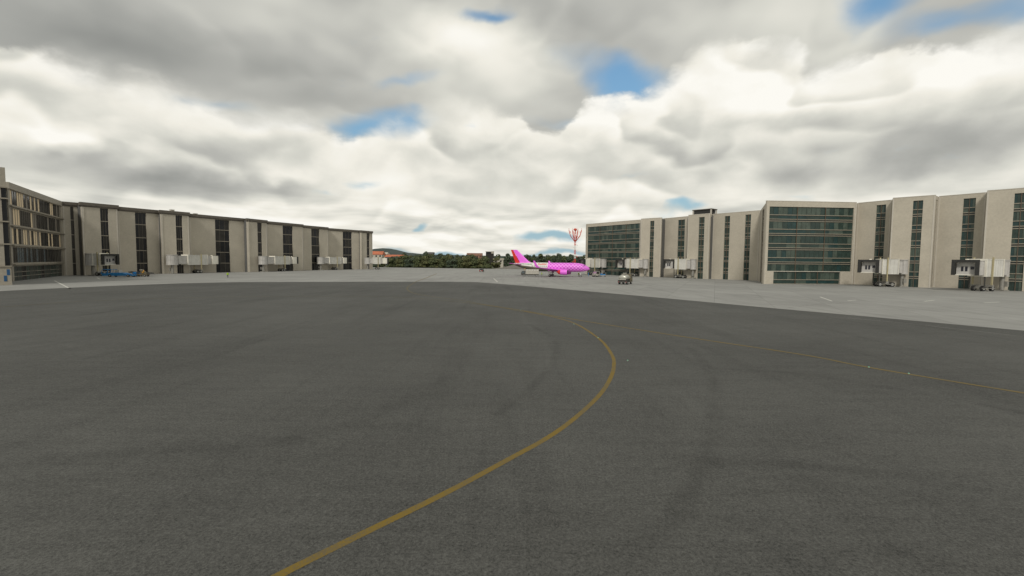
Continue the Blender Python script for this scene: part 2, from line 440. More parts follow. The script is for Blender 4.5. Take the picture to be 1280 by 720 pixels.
tyre_mark([(-60, 590), (120, 570), (330, 555), (470, 520), (560, 470)], 1.6, 0.017)
tyre_mark([(885, 460), (1000, 468), (1150, 492), (1300, 520)], 1.0, 0.022)

# green centreline lamps set in the asphalt
lamp_lens = material('green_lamp_lens', (0.05, 0.6, 0.3), 0.3)
lamp_lens.node_tree.nodes['Principled BSDF'].inputs['Emission Color'].default_value = (0.25, 1.0, 0.6, 1)
lamp_lens.node_tree.nodes['Principled BSDF'].inputs['Emission Strength'].default_value = 0.3
def make_lamp(loc, label):
    t = thing('taxiway_lamp', label, 'lamp', loc, 0, 'green lamps along the taxiway lines')
    b = MB(); b.tube((0, 0, 0), (0, 0, 0.05), 0.08, 0.07, 14); b.build('housing', M['steel'], t, True)
    l = MB(); l.ball((0, 0, 0.05), 0.045, 0.045, 0.035); l.build('lens', lamp_lens, t, True)
    t.scale = (0.6, 0.6, 0.6)
    return t
lamp0 = None
for (px, lab) in (((650.5, 388.0), 'small green lamp farthest along the yellow line where lines merge'), ((717.3, 405.6), 'small green lamp on yellow curve near where it leaves the straight line'),
                  ((747.5, 422.6), 'small green lamp on the upper bend of the yellow curve'), ((784.6, 451.2), 'small green lamp alone on bare asphalt outside the yellow bend'),
                  ((1086, 459.6), 'small green lamp on straight yellow line below the glass front'), ((1136, 467.6), 'small green lamp nearest the right end of straight yellow line')):
    p = ground(*px); p.z = 0.012
    if lamp0 is None: lamp0 = make_lamp(p, lab)
    else: dup(lamp0, p, 0, lab)

# ------------------------------------------------------------------ terminal buildings
H = 23.5
FLOORS = [3.95, 8.6, 13.3, 18.1]
class Seg:
    def __init__(s, a, b, pa=None, pb=None):
        s.a = Vector((a.x, a.y, 0)); s.b = Vector((b.x, b.y, 0)); s.L = (s.b - s.a).length
        s.d = (s.b - s.a).normalized(); s.n = Vector((-s.d.y, s.d.x, 0)); s.pa = pa; s.pb = pb
    def p(s, u, off, z): return s.a + s.d * u + s.n * off + Vector((0, 0, z))
    def u_at(s, x):
        y = s.pa[1] + (s.pb[1] - s.pa[1]) * (x - s.pa[0]) / (s.pb[0] - s.pa[0])
        r = ray(x, y); den = s.d.x * r.y - s.d.y * r.x
        return (s.a.y * r.x - s.a.x * r.y) / den
    def slab(s, mb, u0, u1, o0, o1, z0, z1, mi=0):
        mb.hexa([s.p(u0, o0, z0), s.p(u1, o0, z0), s.p(u1, o1, z0), s.p(u0, o1, z0), s.p(u0, o0, z1), s.p(u1, o0, z1), s.p(u1, o1, z1), s.p(u0, o1, z1)], mi)
def pxseg(a, b, h=H): return Seg(plane_pt(a[0], a[1], h), plane_pt(b[0], b[1], h), a, b)

def facade(parent, seg, holes, z_top, mat, name='wall', thick=0.6):
    """wall of one bay with rectangular openings (u0,u1,z0,z1) sorted by u and not overlapping in u"""
    o = parent.location; mb = MB(); u = 0.0
    for (u0, u1, z0, z1) in sorted(holes):
        if u0 > u + 0.02: seg.slab(mb, u, u0, 0, thick, -0.3, z_top)
        if z_top - z1 > 0.02: seg.slab(mb, u0, u1, 0, thick, z1, z_top)
        if z0 > 0.05: seg.slab(mb, u0, u1, 0, thick, -0.3, z0)
        u = u1
    if seg.L > u + 0.02: seg.slab(mb, u, seg.L, 0, thick, -0.3, z_top)
    return mb.build(name, mat, parent, origin=o)

def glazing_left(parent, seg, u0, u1, z0, z1, cols=3, off=0.32):
    o = parent.location; fr = MB(); pn = MB()
    zs = [z0] + [f for f in FLOORS if z0 + 0.5 < f < z1 - 0.5] + [z1]
    w = u1 - u0; k = 0
    for i in range(len(zs) - 1):
        for c in range(cols):
            a = u0 + w * c / cols; b = u0 + w * (c + 1) / cols
            pn.face([seg.p(a, off, zs[i]), seg.p(b, off, zs[i]), seg.p(b, off, zs[i + 1]), seg.p(a, off, zs[i + 1])], random.choice((0, 0, 0, 1, 1)))
    for z in zs[1:-1]:
        seg.slab(fr, u0, u1, off - 0.16, off - 0.01, z - 0.13, z + 0.13, 0)
    for c in range(1, cols):
        a = u0 + w * c / cols; seg.slab(fr, a - 0.045, a + 0.045, off - 0.07, off - 0.004, z0, z1, 1)
    if cols == 1:
        for a in (u0 + 0.06, u1 - 0.06): seg.slab(fr, a - 0.05, a + 0.05, off - 0.10, off - 0.004, z0, z1, 1)
    win = fr.build('window', [M['bar_pale'], M['fascia']], parent, origin=o)
    pn.build('pane', [M['glass_dark'], M['glass_dark2']], win, origin=o)
    return win
def glazing_right(parent, seg, u0, u1, z0, z1, cols, mullions, off=0.30, seed=0):
    rnd = random.Random(seed + int(u0 * 10)); o = parent.location; fr = MB(); pn = MB()
    z = z1; w = u1 - u0; lines = []
    pat = [(2.3, 'big'), (1.2, 'small'), (0.55, 'thin')]; i = 0
    while z > z0 + 0.05:
        h, kind = pat[i % 3]; zb = max(z0, z - h); i += 1
        if kind == 'thin': n = max(1, int(cols / 2))
        else: n = cols
        c = 0
        while c < n:
            run = 1 if kind == 'big' else min(rnd.choice((1, 2, 3)), n - c)
            a = u0 + w * c / n; b = u0 + w * (c + run) / n
            mi = (rnd.choice((0, 0, 1, 0, 2, 1)) if kind == 'big' else rnd.choice((0, 2, 2, 1, 0))) if kind != 'thin' else rnd.choice((0, 3, 3))
            pn.face([seg.p(a, off, zb), seg.p(b, off, zb), seg.p(b, off, z), seg.p(a, off, z)], mi)
            if kind == 'big' and c > 0: seg.slab(fr, a - 0.025, a + 0.025, off - 0.05, off - 0.004, zb, z, 2)
            c += run
        lines.append(zb); z = zb
    for zb in lines[:-1]:
        seg.slab(fr, u0, u1, off - 0.20, off - 0.006, zb - 0.085, zb + 0.085, 0)
    for k in range(1, mullions):
        a = u0 + w * k / mullions; seg.slab(fr, a - 0.06, a + 0.06, off - 0.23, off - 0.008, z0, z1, 1)
    win = fr.build('window', [M['bar_right'], M['mullion'], M['spandrel']], parent, origin=o)
    pn.build('pane', [M['glass_teal'], M['glass_teal2'], M['glass_teal3'], M['spandrel']], win, origin=o)
    return win

# ---- left terminal
LB = thing('terminal_building', 'long concrete terminal with brown roof edge and shaded stepped bays on the left', 'building', tuple(plane_pt(77.5, 253.2, H).xy) + (0,))
left_chain = [
    ((77.5, 253.2), (99.5, 255.0), [(87.3, 91.5)], True),
    ((101.3, 254.0), (146.3, 258.0), [(124.7, 134.8)], False),
    ((146.8, 259.6), (198.7, 264.25), [(168.3, 182.2)], True),
    ((200.6, 263.75), (235.5, 266.7), [(219.2, 227.5)], False),
    ((236.3, 268.2), (307.2, 274.4), [(268.5, 286.3)], True),
    ((309.0, 273.95), (333.0, 276.3), [(321.5, 327.0)], False),
    ((333.3, 277.4), (378.0, 281.4), [(353.2, 365.6)], False),
    ((378.3, 282.3), (409.4, 285.0), [(389.0, 399.0)], False),
    ((409.6, 285.8), (450.0, 288.75), [(428.4, 439.6)], False),
    ((450.6, 288.6), (465.3, 289.9), [(458.3, 461.9)], False)]
LEFT = []
def roof_block(parent, seg, depth, z, name='roof', inset0=0.2, inset1=0.2):
    mb = MB(); seg.slab(mb, inset0, seg.L - inset1, 0.62, depth, -0.2, z); return mb.build(name, M['roof'], parent, origin=parent.location)
prev = None
fas = []
for i, (a, b, strips, side) in enumerate(left_chain):
    s = pxseg(a, b); LEFT.append(s)
    if prev is not None:
        r_ = Seg(prev.b, s.a)
        if r_.L > 0.4:
            if left_chain[i - 1][3] and r_.L > 1.2:
                m_ = min(0.45, r_.L * 0.2)
                facade(LB, r_, [(m_, r_.L - m_, 0.0, H - 1.1)], H - 0.02, M['wall'])
                glazing_left(LB, r_, m_, r_.L - m_, 0.0, H - 1.1, 1)
            else: facade(LB, r_, [], H - 0.02, M['wall'])
            fas.append(r_)
    hs = []
    for (x0, x1) in strips:
        u0, u1 = s.u_at(x0), s.u_at(x1); hs.append((u0, u1, 0.0, H - 1.1))
    facade(LB, s, hs, H, M['wall'])
    for h in hs: glazing_left(LB, s, *h)
    # thin trim ribs at the bay edges
    for (uu0, uu1) in ((0.02, 0.4), (s.L - 0.4, s.L - 0.02)):
        tr = MB(); s.slab(tr, uu0, uu1, -0.09, -0.003, 0.0, H - 1.1); tr.build('edge_rib', M['wall_trim'], LB, origin=LB.location)
    fas.append(s)
    roof_block(LB, s, 18, H - 0.3 - 0.03 * i)
    prev = s
fm = MB()
for k, s in enumerate(fas):
    e = 0.011 * (k % 5)
    s.slab(fm, -0.35, s.L + 0.35, -0.42 - e, 0.5, H - 0.62 - e, H + 0.36 + e)
    s.slab(fm, -0.15, s.L + 0.15, -0.2 - e, 0.4, H - 1.0 - e, H - 0.63 - e)
fm.build('roof_edge', M['fascia'], LB, origin=LB.location)
endw = Seg(LEFT[-1].b, LEFT[-1].b + LEFT[-1].n * 18)
facade(LB, endw, [], H - 0.04, M['wall'])
# rooftop boxes
def roof_box(parent, x, Yoff, seg, w, d, h, mat, name='rooftop_unit', z=H):
    u = seg.u_at(x); mb = MB(); seg.slab(mb, u - w / 2, u + w / 2, Yoff, Yoff + d, z - 0.5, z + h)
    seg.slab(mb, u - w / 2 - 0.1, u + w / 2 + 0.1, Yoff - 0.1, Yoff + d + 0.1, z + h + 0.002, z + h + 0.12)
    return mb.build(name, mat, parent, origin=parent.location)
roof_box(LB, 219.2, 2.0, LEFT[3], 1.2, 1.2, 1.0, M['wall_trim'])
roof_box(LB, 252, 3.0, LEFT[4], 8.2, 3, 0.55, M['fascia'], 'rooftop_plant')
roof_box(LB, 249, 2.2, LEFT[4], 1.2, 1.0, 0.8, M['wall_trim'])

# ---- glass fronted block at the far left, with its corner tower
g0, g1 = plane_pt(9.0, 229.0, H), plane_pt(75.5, 252.8, H)
GB = thing('office_block', 'bronze glass fronted office block with cream blinds and corner tower', 'building', (g0.x, g0.y, 0))
G = Seg(g0, g1)
gz = [0.0] + FLOORS + [H - 1.3]
fr = MB(); pn = MB(); rnd = random.Random(3)
U0, U1 = 1.2, G.L - 1.6
facade(GB, G, [(U0, U1, 0.0, H - 1.3)], H, M['stone_dark'])
rowmats = [None] * 5
for i in range(5):
    z0, z1 = gz[i] + (0.0 if i == 0 else 0.55), gz[i + 1] - (0.35 if i < 4 else 0.1)
    n = 26 if i else 14
    for c in range(n):
        a = U0 + (U1 - U0) * c / n; b = U0 + (U1 - U0) * (c + 1) / n
        if i == 0: mi = rnd.choice((4, 4, 0, 6))
        elif i == 1: mi = rnd.choice((5, 1, 0, 5)) if c < 10 else rnd.choice((0, 1, 0, 0, 5))
        else: mi = rnd.choice((0, 0, 1, 2, 3, 0, 3)) if i != 3 else rnd.choice((0, 0, 2, 1, 3, 0))
        pn.face([G.p(a, 0.14, z0), G.p(b, 0.14, z0), G.p(b, 0.14, z1), G.p(a, 0.14, z1)], mi)
        if c: G.slab(fr, a - 0.06, a + 0.06, 0.08, 0.136, z0, z1, 1)
    G.slab(fr, U0, U1, 0.03, 0.6, z1, gz[i + 1] + 0.55 if i < 4 else z1 + 0.1, 0)
    if i == 0:
        for zz in (1.1, 2.2): G.slab(fr, U0, U1, 0.06, 0.134, zz - 0.05, zz + 0.05, 0)
gw = fr.build('window', [M['stone_dark'], M['fascia']], GB, origin=GB.location)
pn.build('pane', [M['glass_dark'], M['glass_dark2'], M['curtain2'], M['curtain'], M['spandrel'], M['glass_sky'], M['glass_teal']], gw, origin=GB.location)
for f in FLOORS:
    sh = MB(); e = 1.0 if f > 5 else -1.2
    G.slab(sh, 0.4, G.L + e, -0.55, -0.004, f - 0.02, f + 0.24); sh.build('sun_shade', M['bar_pale'], GB, origin=GB.location)
cp = MB(); G.slab(cp, -0.2, G.L + 0.3, -0.35, 0.7, H - 1.25, H + 0.3); cp.build('roof_edge', M['stone_dark'], GB, origin=GB.location)
roof_block(GB, G, 16, H - 0.25, inset0=1.5, inset1=2.0)
jr = Seg(G.b, LEFT[0].a)
if jr.L > 0.3: facade(LB, jr, [], H - 0.03, M['wall'])
tc_ = ground(15.3, 356.2)
HT = EYE + (321 - 211.5) * tc_.y / FOC
_los = Vector((tc_.x, tc_.y, 0)).normalized(); _td = Vector((_los.y, -_los.x, 0))
T = Seg(tc_ - _td * 9, tc_)
tb = MB(); T.slab(tb, 0, T.L, 0, 7.0, -0.3, 3.8); T.slab(tb, 0, T.L - 0.85, 0, 7.0, 3.802, HT - 4.1); T.slab(tb, 0, T.L - 0.1, 0, 7.0, HT - 4.098, HT)
tw = tb.build('tower', M['stone_dark'], GB, origin=GB.location)
for z in FLOORS + [HT - 4.1]:
    bb = MB(); T.slab(bb, -0.1, T.L + 0.08, -0.25, 7.1, z - 0.13, z + 0.13); bb.build('tower_band', M['bar_pale'], tw, origin=GB.location)
tg = MB(); T.slab(tg, T.L - 0.848, T.L - 0.12, 0.35, 6.8, 3.81, HT - 4.11); tg.build('tower_glass', M['glass_dark'], tw, origin=GB.location)
for (u, z) in ((T.L - 0.9, 1.4), (T.L - 0.45, 2.7)):
    sg = MB(); T.slab(sg, u - 0.22, u + 0.22, -0.06, -0.004, z - 0.6, z + 0.6); sg.build('blue_panel', M['sign_blue'], tw, origin=GB.location)
lk = Seg(T.p(T.L - 0.3, 6.9, 0), G.p(0.6, 0.2, 0)); lb_ = MB(); lk.slab(lb_, 0, lk.L, 0.3, 1.2, -0.2, H - 1.5); lb_.build('link_wall', M['glass_dark2'], GB, origin=GB.location)
# ---- right terminal
RB = thing('terminal_building', 'pale concrete terminal with green glass strips and sunlit stepped bays on the right', 'building', tuple(plane_pt(959, 251.3, H).xy) + (0,))
right_chain = [
    ((732.6, 280.5), (801.0, 274.9), [], 'curtain_far'),
    ((801.4, 273.8), (827.0, 272.3), [(813.0, 818.0)], 'side'),
    ((829.0, 273.5), (859.8, 270.7), [(847.8, 856.5)], ''),
    ((860.5, 269.2), (887.5, 267.1), [(874.0, 881.0)], 'side'),
    ((891.5, 267.9), (950.5, 263.3), [(906.2, 912.8), (932.0, 939.0)], 'side'),
    ((959.0, 251.3), (1071.0, 253.4), [], 'curtain_near'),
    ((1072.5, 254.2), (1115.0, 250.3), [(1096.0, 1108.0)], ''),
    ((1116.0, 248.0), (1170.0, 244.3), [(1142.0, 1154.5)], 'side'),
    ((1173.5, 245.9), (1233.2, 241.1), [(1205.0, 1220.5)], ''),
    ((1234.0, 238.9), (1330.0, 231.9), [(1269.0, 1287.0)], '')]
RIGHT = []; prev = None
WT = H - 1.0
for i, (a, b, strips, flag) in enumerate(right_chain):
    s = pxseg(a, b); RIGHT.append(s)
    if prev is not None:
        r_ = Seg(prev.b, s.a)
        if r_.L > 0.4:
            if right_chain[i - 1][3] == 'side' and r_.L > 1.0:
                m_ = r_.L * 0.3 if r_.L < 8 else r_.L * 0.30
                if r_.L < 8: hs = [(m_, r_.L - m_, 0.0, WT)]
                else: hs = [(r_.L * 0.34, r_.L * 0.62, 0.0, WT)]
                facade(RB, r_, hs, H - 0.02, M['wall'])
                glazing_right(RB, r_, *hs[0], 2, 2, seed=i)
            else: facade(RB, r_, [], H - 0.02, M['wall'])
    hs = []
    if flag == 'curtain_far':
        u0, u1 = s.u_at(734.8), s.u_at(800.6)
        facade(RB, s, [(u0, u1, 0.0, H - 1.35)], H, M['wall'])
        glazing_right(RB, s, u0, u1, 0.0, H - 1.35, 24, 4, seed=5)
    elif flag == 'curtain_near':
        u0, u1 = s.u_at(962.5), s.u_at(1068.0); v0, v1 = s.u_at(967.0) + 0.9, s.u_at(1055.0)
        ex = u0 + 0.0
        facade(RB, s, [(u0, v0, 3.75, H - 1.5), (v0, v1, 0.0, H - 1.5), (v1, u1, 3.75, H - 1.5)], H, M['wall'])
        glazing_right(RB, s, u0, u1, 3.75, H - 1.5, 18, 3, seed=6)
        glazing_right(RB, s, v0, v1, 0.0, 3.55, 14, 3, off=0.42, seed=9)
        lt = MB(); s.slab(lt, v0, v1, 0.05, 0.6, 3.56, 3.74); lt.build('lintel', M['wall_trim'], RB, origin=RB.location)
        # corner margins
    else:
        for (x0, x1) in strips: hs.append((s.u_at(x0), s.u_at(x1), 0.0, WT))
        facade(RB, s, hs, H, M['wall'])
        for h in hs: glazing_right(RB, s, *h, 4, 2, seed=i)
    cp = MB(); s.slab(cp, 0.0, s.L, -0.05, 0.66, H + 0.002 + 0.003 * i, H + 0.16 + 0.003 * i); cp.build('coping', M['wall_trim'], RB, origin=RB.location)
    for (uu0, uu1) in ((0.02, 0.35), (s.L - 0.35, s.L - 0.02)):
        tr = MB(); s.slab(tr, uu0, uu1, -0.07, -0.003, 0.0, H); tr.build('edge_rib', M['wall_trim'], RB, origin=RB.location)
    if flag == 'curtain_near': roof_block(RB, s, 14, H - 0.3, inset0=8.5, inset1=0.5)
    else: roof_block(RB, s, 9, H - 0.31 - 0.02 * i)
    prev = s
e0 = Seg(RIGHT[0].a + RIGHT[0].n * 12, RIGHT[0].a); facade(RB, e0, [], H - 0.03, M['wall'])
# roof plant room behind bay four
s = RIGHT[3]; ph = MB(); pu0, pu1 = 1.2, s.L + 0.1
ph_z = H + 1.95
for (uu, oo) in ((pu0 + 0.2, 0.9), (pu1 - 0.2, 0.9), (pu0 + 0.2, 4.6), (pu1 - 0.2, 4.6)): s.slab(ph, uu - 0.2, uu + 0.2, oo - 0.2, oo + 0.2, H - 0.4, ph_z - 0.25)
pr = ph.build('roof_plant_room', M['wall_trim'], RB, origin=RB.location)
q = MB(); s.slab(q, pu0 + 0.5, pu1 - 0.5, 0.95, 4.4, H - 0.4, ph_z - 0.25); q.build('louvre_panel', M['jet_dark'], pr, origin=RB.location)
q = MB(); s.slab(q, pu0 - 0.1, pu1 + 0.1, 0.6, 4.9, ph_z - 0.248, ph_z); q.build('plant_roof', M['fascia'], pr, origin=RB.location)

def on_facade(x, out, chain):
    for s in chain:
        if s.pa[0] - 1 <= x <= s.pb[0] + 1:
            p = s.a + s.d * s.u_at(min(max(x, s.pa[0]), s.pb[0])); r_ = math.hypot(p.x, p.y)
            return Vector((p.x * (r_ - out) / r_, p.y * (r_ - out) / r_, 0))

# ------------------------------------------------------------------ boarding bridges
def wheel(parent, c, r, w, axis='y', name='wheel'):
    a = Vector((0, w / 2, 0)) if axis == 'y' else Vector((w / 2, 0, 0)); c = Vector(c)
    mb = MB(); mb.tube(c - a, c + a, r, n=18); o = mb.build(name, M['rubber'], parent, True)
    h = MB(); h.tube(c - a * 1.06, c + a * 1.06, r * 0.52, n=14); h.build('rim', M['hub'], o, True)
    return o
def jetway(label, rot, cabp, cab_face, group='boarding bridges along the terminals', rr=1.75, k2=0.30, k3=None, ws=0.7):
    d = cabp - rot; L = d.length; yaw = math.atan2(d.y, d.x)
    t = thing('boarding_bridge', label, 'boarding bridge', tuple(rot), yaw, group)
    b = MB(); b.tube((0, 0, 3.55), (0, 0, 7.0), rr + 0.00, n=20); b.tube((0, 0, 7.002), (0, 0, 7.2), rr + 0.15, n=20); b.tube((0, 0, 3.35), (0, 0, 3.548), rr + 0.15, n=20)
    for k in range(10):
        th = 2 * math.pi * k / 10; b.bar(((rr + .01) * math.cos(th), (rr + .01) * math.sin(th), 3.6), ((rr + .01) * math.cos(th), (rr + .01) * math.sin(th), 6.98), 0.1)
    b.tube((0, 0, 5.25), (0, 0, 5.4), rr + 0.04, n=20)
    b.build('rotunda', M['jet_grey'], t, True)
    b = MB(); b.tube((0, 0, 0), (0, 0, 3.3), 0.45, n=14); b.box(-0.9, 0.9, -0.9, 0.9, 0, 0.25); b.box(-0.55, 0.1, 0.46, 0.95, 1.0, 2.2)
    b.build('pillar', M['steel'], t, True)
    x1, x2 = rr - 0.35, L * k2; x3 = (L - 3.6 if L > 12 else L * 0.72) if k3 is None else L * k3
    def tunnel(name, xa, xb, w, z0, z1, mat, rib):
        b = MB(); b.box(xa, xb, -w / 2, w / 2, z0, z1)
        n = max(2, int((xb - xa) / rib))
        for k in range(n + 1):
            xx = xa + 0.06 + (xb - xa - 0.12) * k / n
            for sgn in (-1, 1): b.box(xx - 0.05, xx + 0.05, sgn * (w / 2 + 0.002), sgn * (w / 2 + 0.07), z0 + 0.05, z1 - 0.05)
        b.box(xa, xb, -w / 2 - 0.1, w / 2 + 0.1, z1 + 0.002, z1 + 0.12); b.box(xa, xb, -w / 2 - 0.1, w / 2 + 0.1, z0 - 0.16, z0 - 0.002)
        return b.build(name, mat, t)
    tunnel('inner_tunnel', x1, x2 + 0.1, 2.5, 3.85, 6.75, M['jet_grey'], 1.6)
    tunnel('outer_tunnel', x2, x3, 3.1, 3.5, 7.15, M['jet_white'], 0.75)
    for xx in (x2 - 0.12, x3 + 0.004):
        b = MB(); b.box(xx, xx + 0.116, -1.75, 1.75, 3.3, 7.35); b.build('end_frame', M['jet_cream'], t)
    tunnel('throat', x3 + 0.13, L - 1.0, 2.6, 3.8, 6.85, M['jet_grey'], 1.5)
    # cab, turned to where it faces
    ca = cab_face - yaw; Mx = Matrix.Translation((L, 0, 0)) @ Matrix.Rotation(ca, 4, 'Z')
    b = MB(); b.box(-1.5, 1.1, -2.0, 2.0, 3.62, 3.8, 0, Mx); b.box(-1.5, 1.1, -2.0, 2.0, 6.8, 7.0, 0, Mx)
    b.box(-1.5, 1.1, -2.0, -1.85, 3.802, 6.798, 0, Mx); b.box(-1.5, 1.1, 1.85, 2.0, 3.802, 6.798, 0, Mx); b.box(-1.5, -1.35, -1.848, 1.848, 3.802, 6.798, 0, Mx)
    cb = b.build('cab', M['jet_cream'], t)
    b = MB(); b.box(0.55, 0.7, -1.5, 1.5, 3.81, 6.6, 0, Mx); b.build('cab_front', M['jet_grey'], cb)
    for (y0, y1, z0, z1) in ((-0.75, -0.35, 4.5, 5.6), (-0.1, 0.3, 4.5, 5.6), (0.75, 1.35, 4.95, 5.6)):
        b = MB(); b.box(0.702, 0.73, y0, y1, z0, z1, 0, Mx); b.build('cab_window', M['pane_black'], cb)
    b = MB()                      # folding canopy round the mouth
    for k in range(5):
        xx = 1.1 + 0.17 * k; g = 0.05 * (k % 2)
        b.box(xx + 0.003, xx + 0.168, -2.2 - g, -1.58, 3.65, 7.05 + g, 0, Mx); b.box(xx + 0.003, xx + 0.168, 1.58, 2.2 + g, 3.65, 7.05 + g, 0, Mx); b.box(xx + 0.003, xx + 0.168, -1.578, 1.578, 6.55, 7.05 + g, 0, Mx)
    b.build('canopy', M['jet_dark'], cb)
    for y in (-1.5, 1.4):
        b = MB(); b.box(0.702, 0.76, y - 0.2, y + 0.25, 6.25, 6.42, 0, Mx); b.build('cab_lamp', M['jet_cream'], cb)
    # wheel carriage
    wx = x2 + (x3 - x2) * 0.62
    b = MB(); b.box(wx + 0.05, wx + 0.55, -2.1, 2.1, 1.05, 1.45); b.box(wx - ws - 0.3, wx + ws + 0.3, -0.4, 0.4, 0.75, 1.048); b.box(wx - ws - 0.7, wx + ws + 0.7, -1.2, -1.1, 0.6, 0.75); b.box(wx - ws - 0.7, wx + ws + 0.7, 1.1, 1.2, 0.6, 0.75)
    b.box(wx - ws - 0.3, wx - ws + 0.3, -1.098, 1.098, 0.6, 0.69); b.box(wx + ws - 0.3, wx + ws + 0.3, -1.098, 1.098, 0.6, 0.69)
    bg = b.build('wheel_carriage', M['steel'], t)
    for sx in (-ws, ws):
        for y in (-0.85, 0.85): wheel(bg, (wx + sx, y, 0.62), 0.62, 0.45)
    for y in (-1.78, 1.78):
        b = MB(); b.bar((wx + 0.3, y, 1.3), (wx + 0.3, y, 7.7), 0.26); b.build('lift_column', M['yellow'], t)
        if ws > 1: b = MB(); b.bar((wx + ws + 0.5, y * 0.8, 0.7), (wx + ws + 0.5, y * 0.8, 3.6), 0.2); b.build('strut', M['steel_dark'], t)
    b = MB(); b.box(L - 0.4, L + 0.1, -0.2, 0.2, 7.01, 7.3); b.build('beacon', M['jet_cream'], t)
    return t
cam_dir = lambda p: math.atan2(-p.y, -p.x)
P = on_facade
def jw(label, rot, cabp, face=None, **kw):
    d = cabp - rot
    f = math.atan2(d.y, d.x) if face is None else face
    return jetway(label, rot, cabp, f, **kw)
c = P(132.5, 9, LEFT); jw('boarding bridge with control cab facing forward, nearest the bronze office block', P(112.5, 4, LEFT), c, cam_dir(c) + R(18))
jw('long side-on boarding bridge second from the bronze office block', P(213, 3.2, LEFT), P(263.5, 4.6, LEFT))
jw('side-on boarding bridge in the middle of the left terminal front', P(327.5, 3.2, LEFT), P(364, 4.6, LEFT))
jw('side-on boarding bridge second from the far end of left terminal', P(400, 3.2, LEFT), P(428, 5.0, LEFT))
jw('distant boarding bridge sticking out past the far end of left terminal', at(459.5, 277), at(481, 281))
c = at(731, 200); jw('boarding bridge behind the nose of the magenta airliner', P(754, 3.5, RIGHT), c, cam_dir(c) - R(55))
c = P(779, 7, RIGHT); jw('boarding bridge in front of the far green glass wall, above the tanker', P(808.5, 1.6, RIGHT), c, cam_dir(c) - R(38), rr=1.0, k2=0.24, k3=0.70, ws=1.4)
c = P(839, 9, RIGHT); jw('boarding bridge between two green window strips, second beyond the big glass front', P(868.5, 1.4, RIGHT), c, cam_dir(c) - R(14), rr=1.0, k2=0.24, k3=0.70, ws=1.4)
c = P(1091, 11, RIGHT); jw('boarding bridge just right of the big green glass front', P(1133.5, 1.2, RIGHT), c, cam_dir(c) - R(8), rr=1.0, k2=0.24, k3=0.70, ws=1.4)
c = P(1214, 16, RIGHT); jw('boarding bridge nearest the camera at the right end', P(1261, 1.8, RIGHT), c, cam_dir(c) - R(6), rr=1.0, k2=0.24, k3=0.70, ws=1.4)

# ------------------------------------------------------------------ airliner
nose = at(737.5, 175); PSI = R(-16)
AP = thing('airliner', 'magenta chequered twin engine airliner with white tail parked at the far gate', 'airplane', (nose.x, nose.y, 0), PSI)
CZ = 3.65
st = [(-0.02, 0.06, 3.12), (-0.25, 0.38, 3.16), (-0.8, 0.78, 3.26), (-1.7, 1.18, 3.42), (-2.8, 1.48, 3.55), (-4.2, 1.68, 3.63), (-6, 1.75, CZ), (-9, 1.75, CZ), (-13, 1.75, CZ), (-16.2, 1.75, CZ), (-16.2001, 1.75, CZ), (-20, 1.75, CZ), (-22.5, 1.62, 3.75), (-25, 1.32, 3.98), (-27.5, 0.92, 4.3), (-29.6, 0.5, 4.6), (-31, 0.16, 4.8)]
def ring(x, r, cz, n=28): return [Vector((x, r * math.cos(2 * math.pi * k / n), cz + r * math.sin(2 * math.pi * k / n))) for k in range(n)]
b = MB(); b.loft([ring(*q) for q in st[:10]]); b.build('front_fuselage', M['checker'], AP, True)
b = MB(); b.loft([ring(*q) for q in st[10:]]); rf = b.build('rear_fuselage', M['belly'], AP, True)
def side_patch(mb, x0, x1, a0, a1, side, r=1.756, cz=CZ, mi=0):
    n = 3
    for k in range(n):
        t0 = a0 + (a1 - a0) * k / n; t1 = a0 + (a1 - a0) * (k + 1) / n
        mb.face([(x0, side * r * math.cos(t0), cz + r * math.sin(t0)), (x1, side * r * math.cos(t0), cz + r * math.sin(t0)), (x1, side * r * math.cos(t1), cz + r * math.sin(t1)), (x0, side * r * math.cos(t1), cz + r * math.sin(t1))], mi)
rnd = random.Random(11)
for side in (-1, 1):
    b = MB(); x = -16.7
    while x > -20.0:
        w = rnd.uniform(0.18, 0.34); side_patch(b, x, x - w, R(30), R(30 + rnd.choice((16, 20, 24))), side); x -= w + 0.12
    b.build('red_lettering', M['red'], rf)
    b = MB()
    for k in range(8): side_patch(b, -16.6 - 0.8 * k if k < 5 else -16.6 - 0.8 * k, -16.9 - 0.8 * k, R(8), R(19), side, r=1.756 if k < 5 else 1.72)
    b.build('cabin_window', M['pane_black'], rf)
    b = MB()
    for k in range(6):
        q0 = st[12 + k // 2]; x0 = -22.4 - 1.1 * k; x1 = x0 - 1.0
        def rc(xx):
            for i in range(len(st) - 1):
                if st[i][0] >= xx >= st[i + 1][0]:
                    f = (st[i][0] - xx) / (st[i][0] - st[i + 1][0]); return st[i][1] + (st[i + 1][1] - st[i][1]) * f + 0.012, st[i][2] + (st[i + 1][2] - st[i][2]) * f
            return 0.2, 4.7
        ra, ca_ = rc(x0); rb_, cb_ = rc(x1)
        b.face([(x0, side * ra * math.cos(R(28)), ca_ + ra * math.sin(R(28))), (x1, side * rb_ * math.cos(R(28)), cb_ + rb_ * math.sin(R(28))), (x1, side * rb_ * math.cos(R(46)), cb_ + rb_ * math.sin(R(46))), (x0, side * ra * math.cos(R(46)), ca_ + ra * math.sin(R(46)))])
    b.build('green_stripe', M['green'], rf)
b = MB()                          # cockpit panes
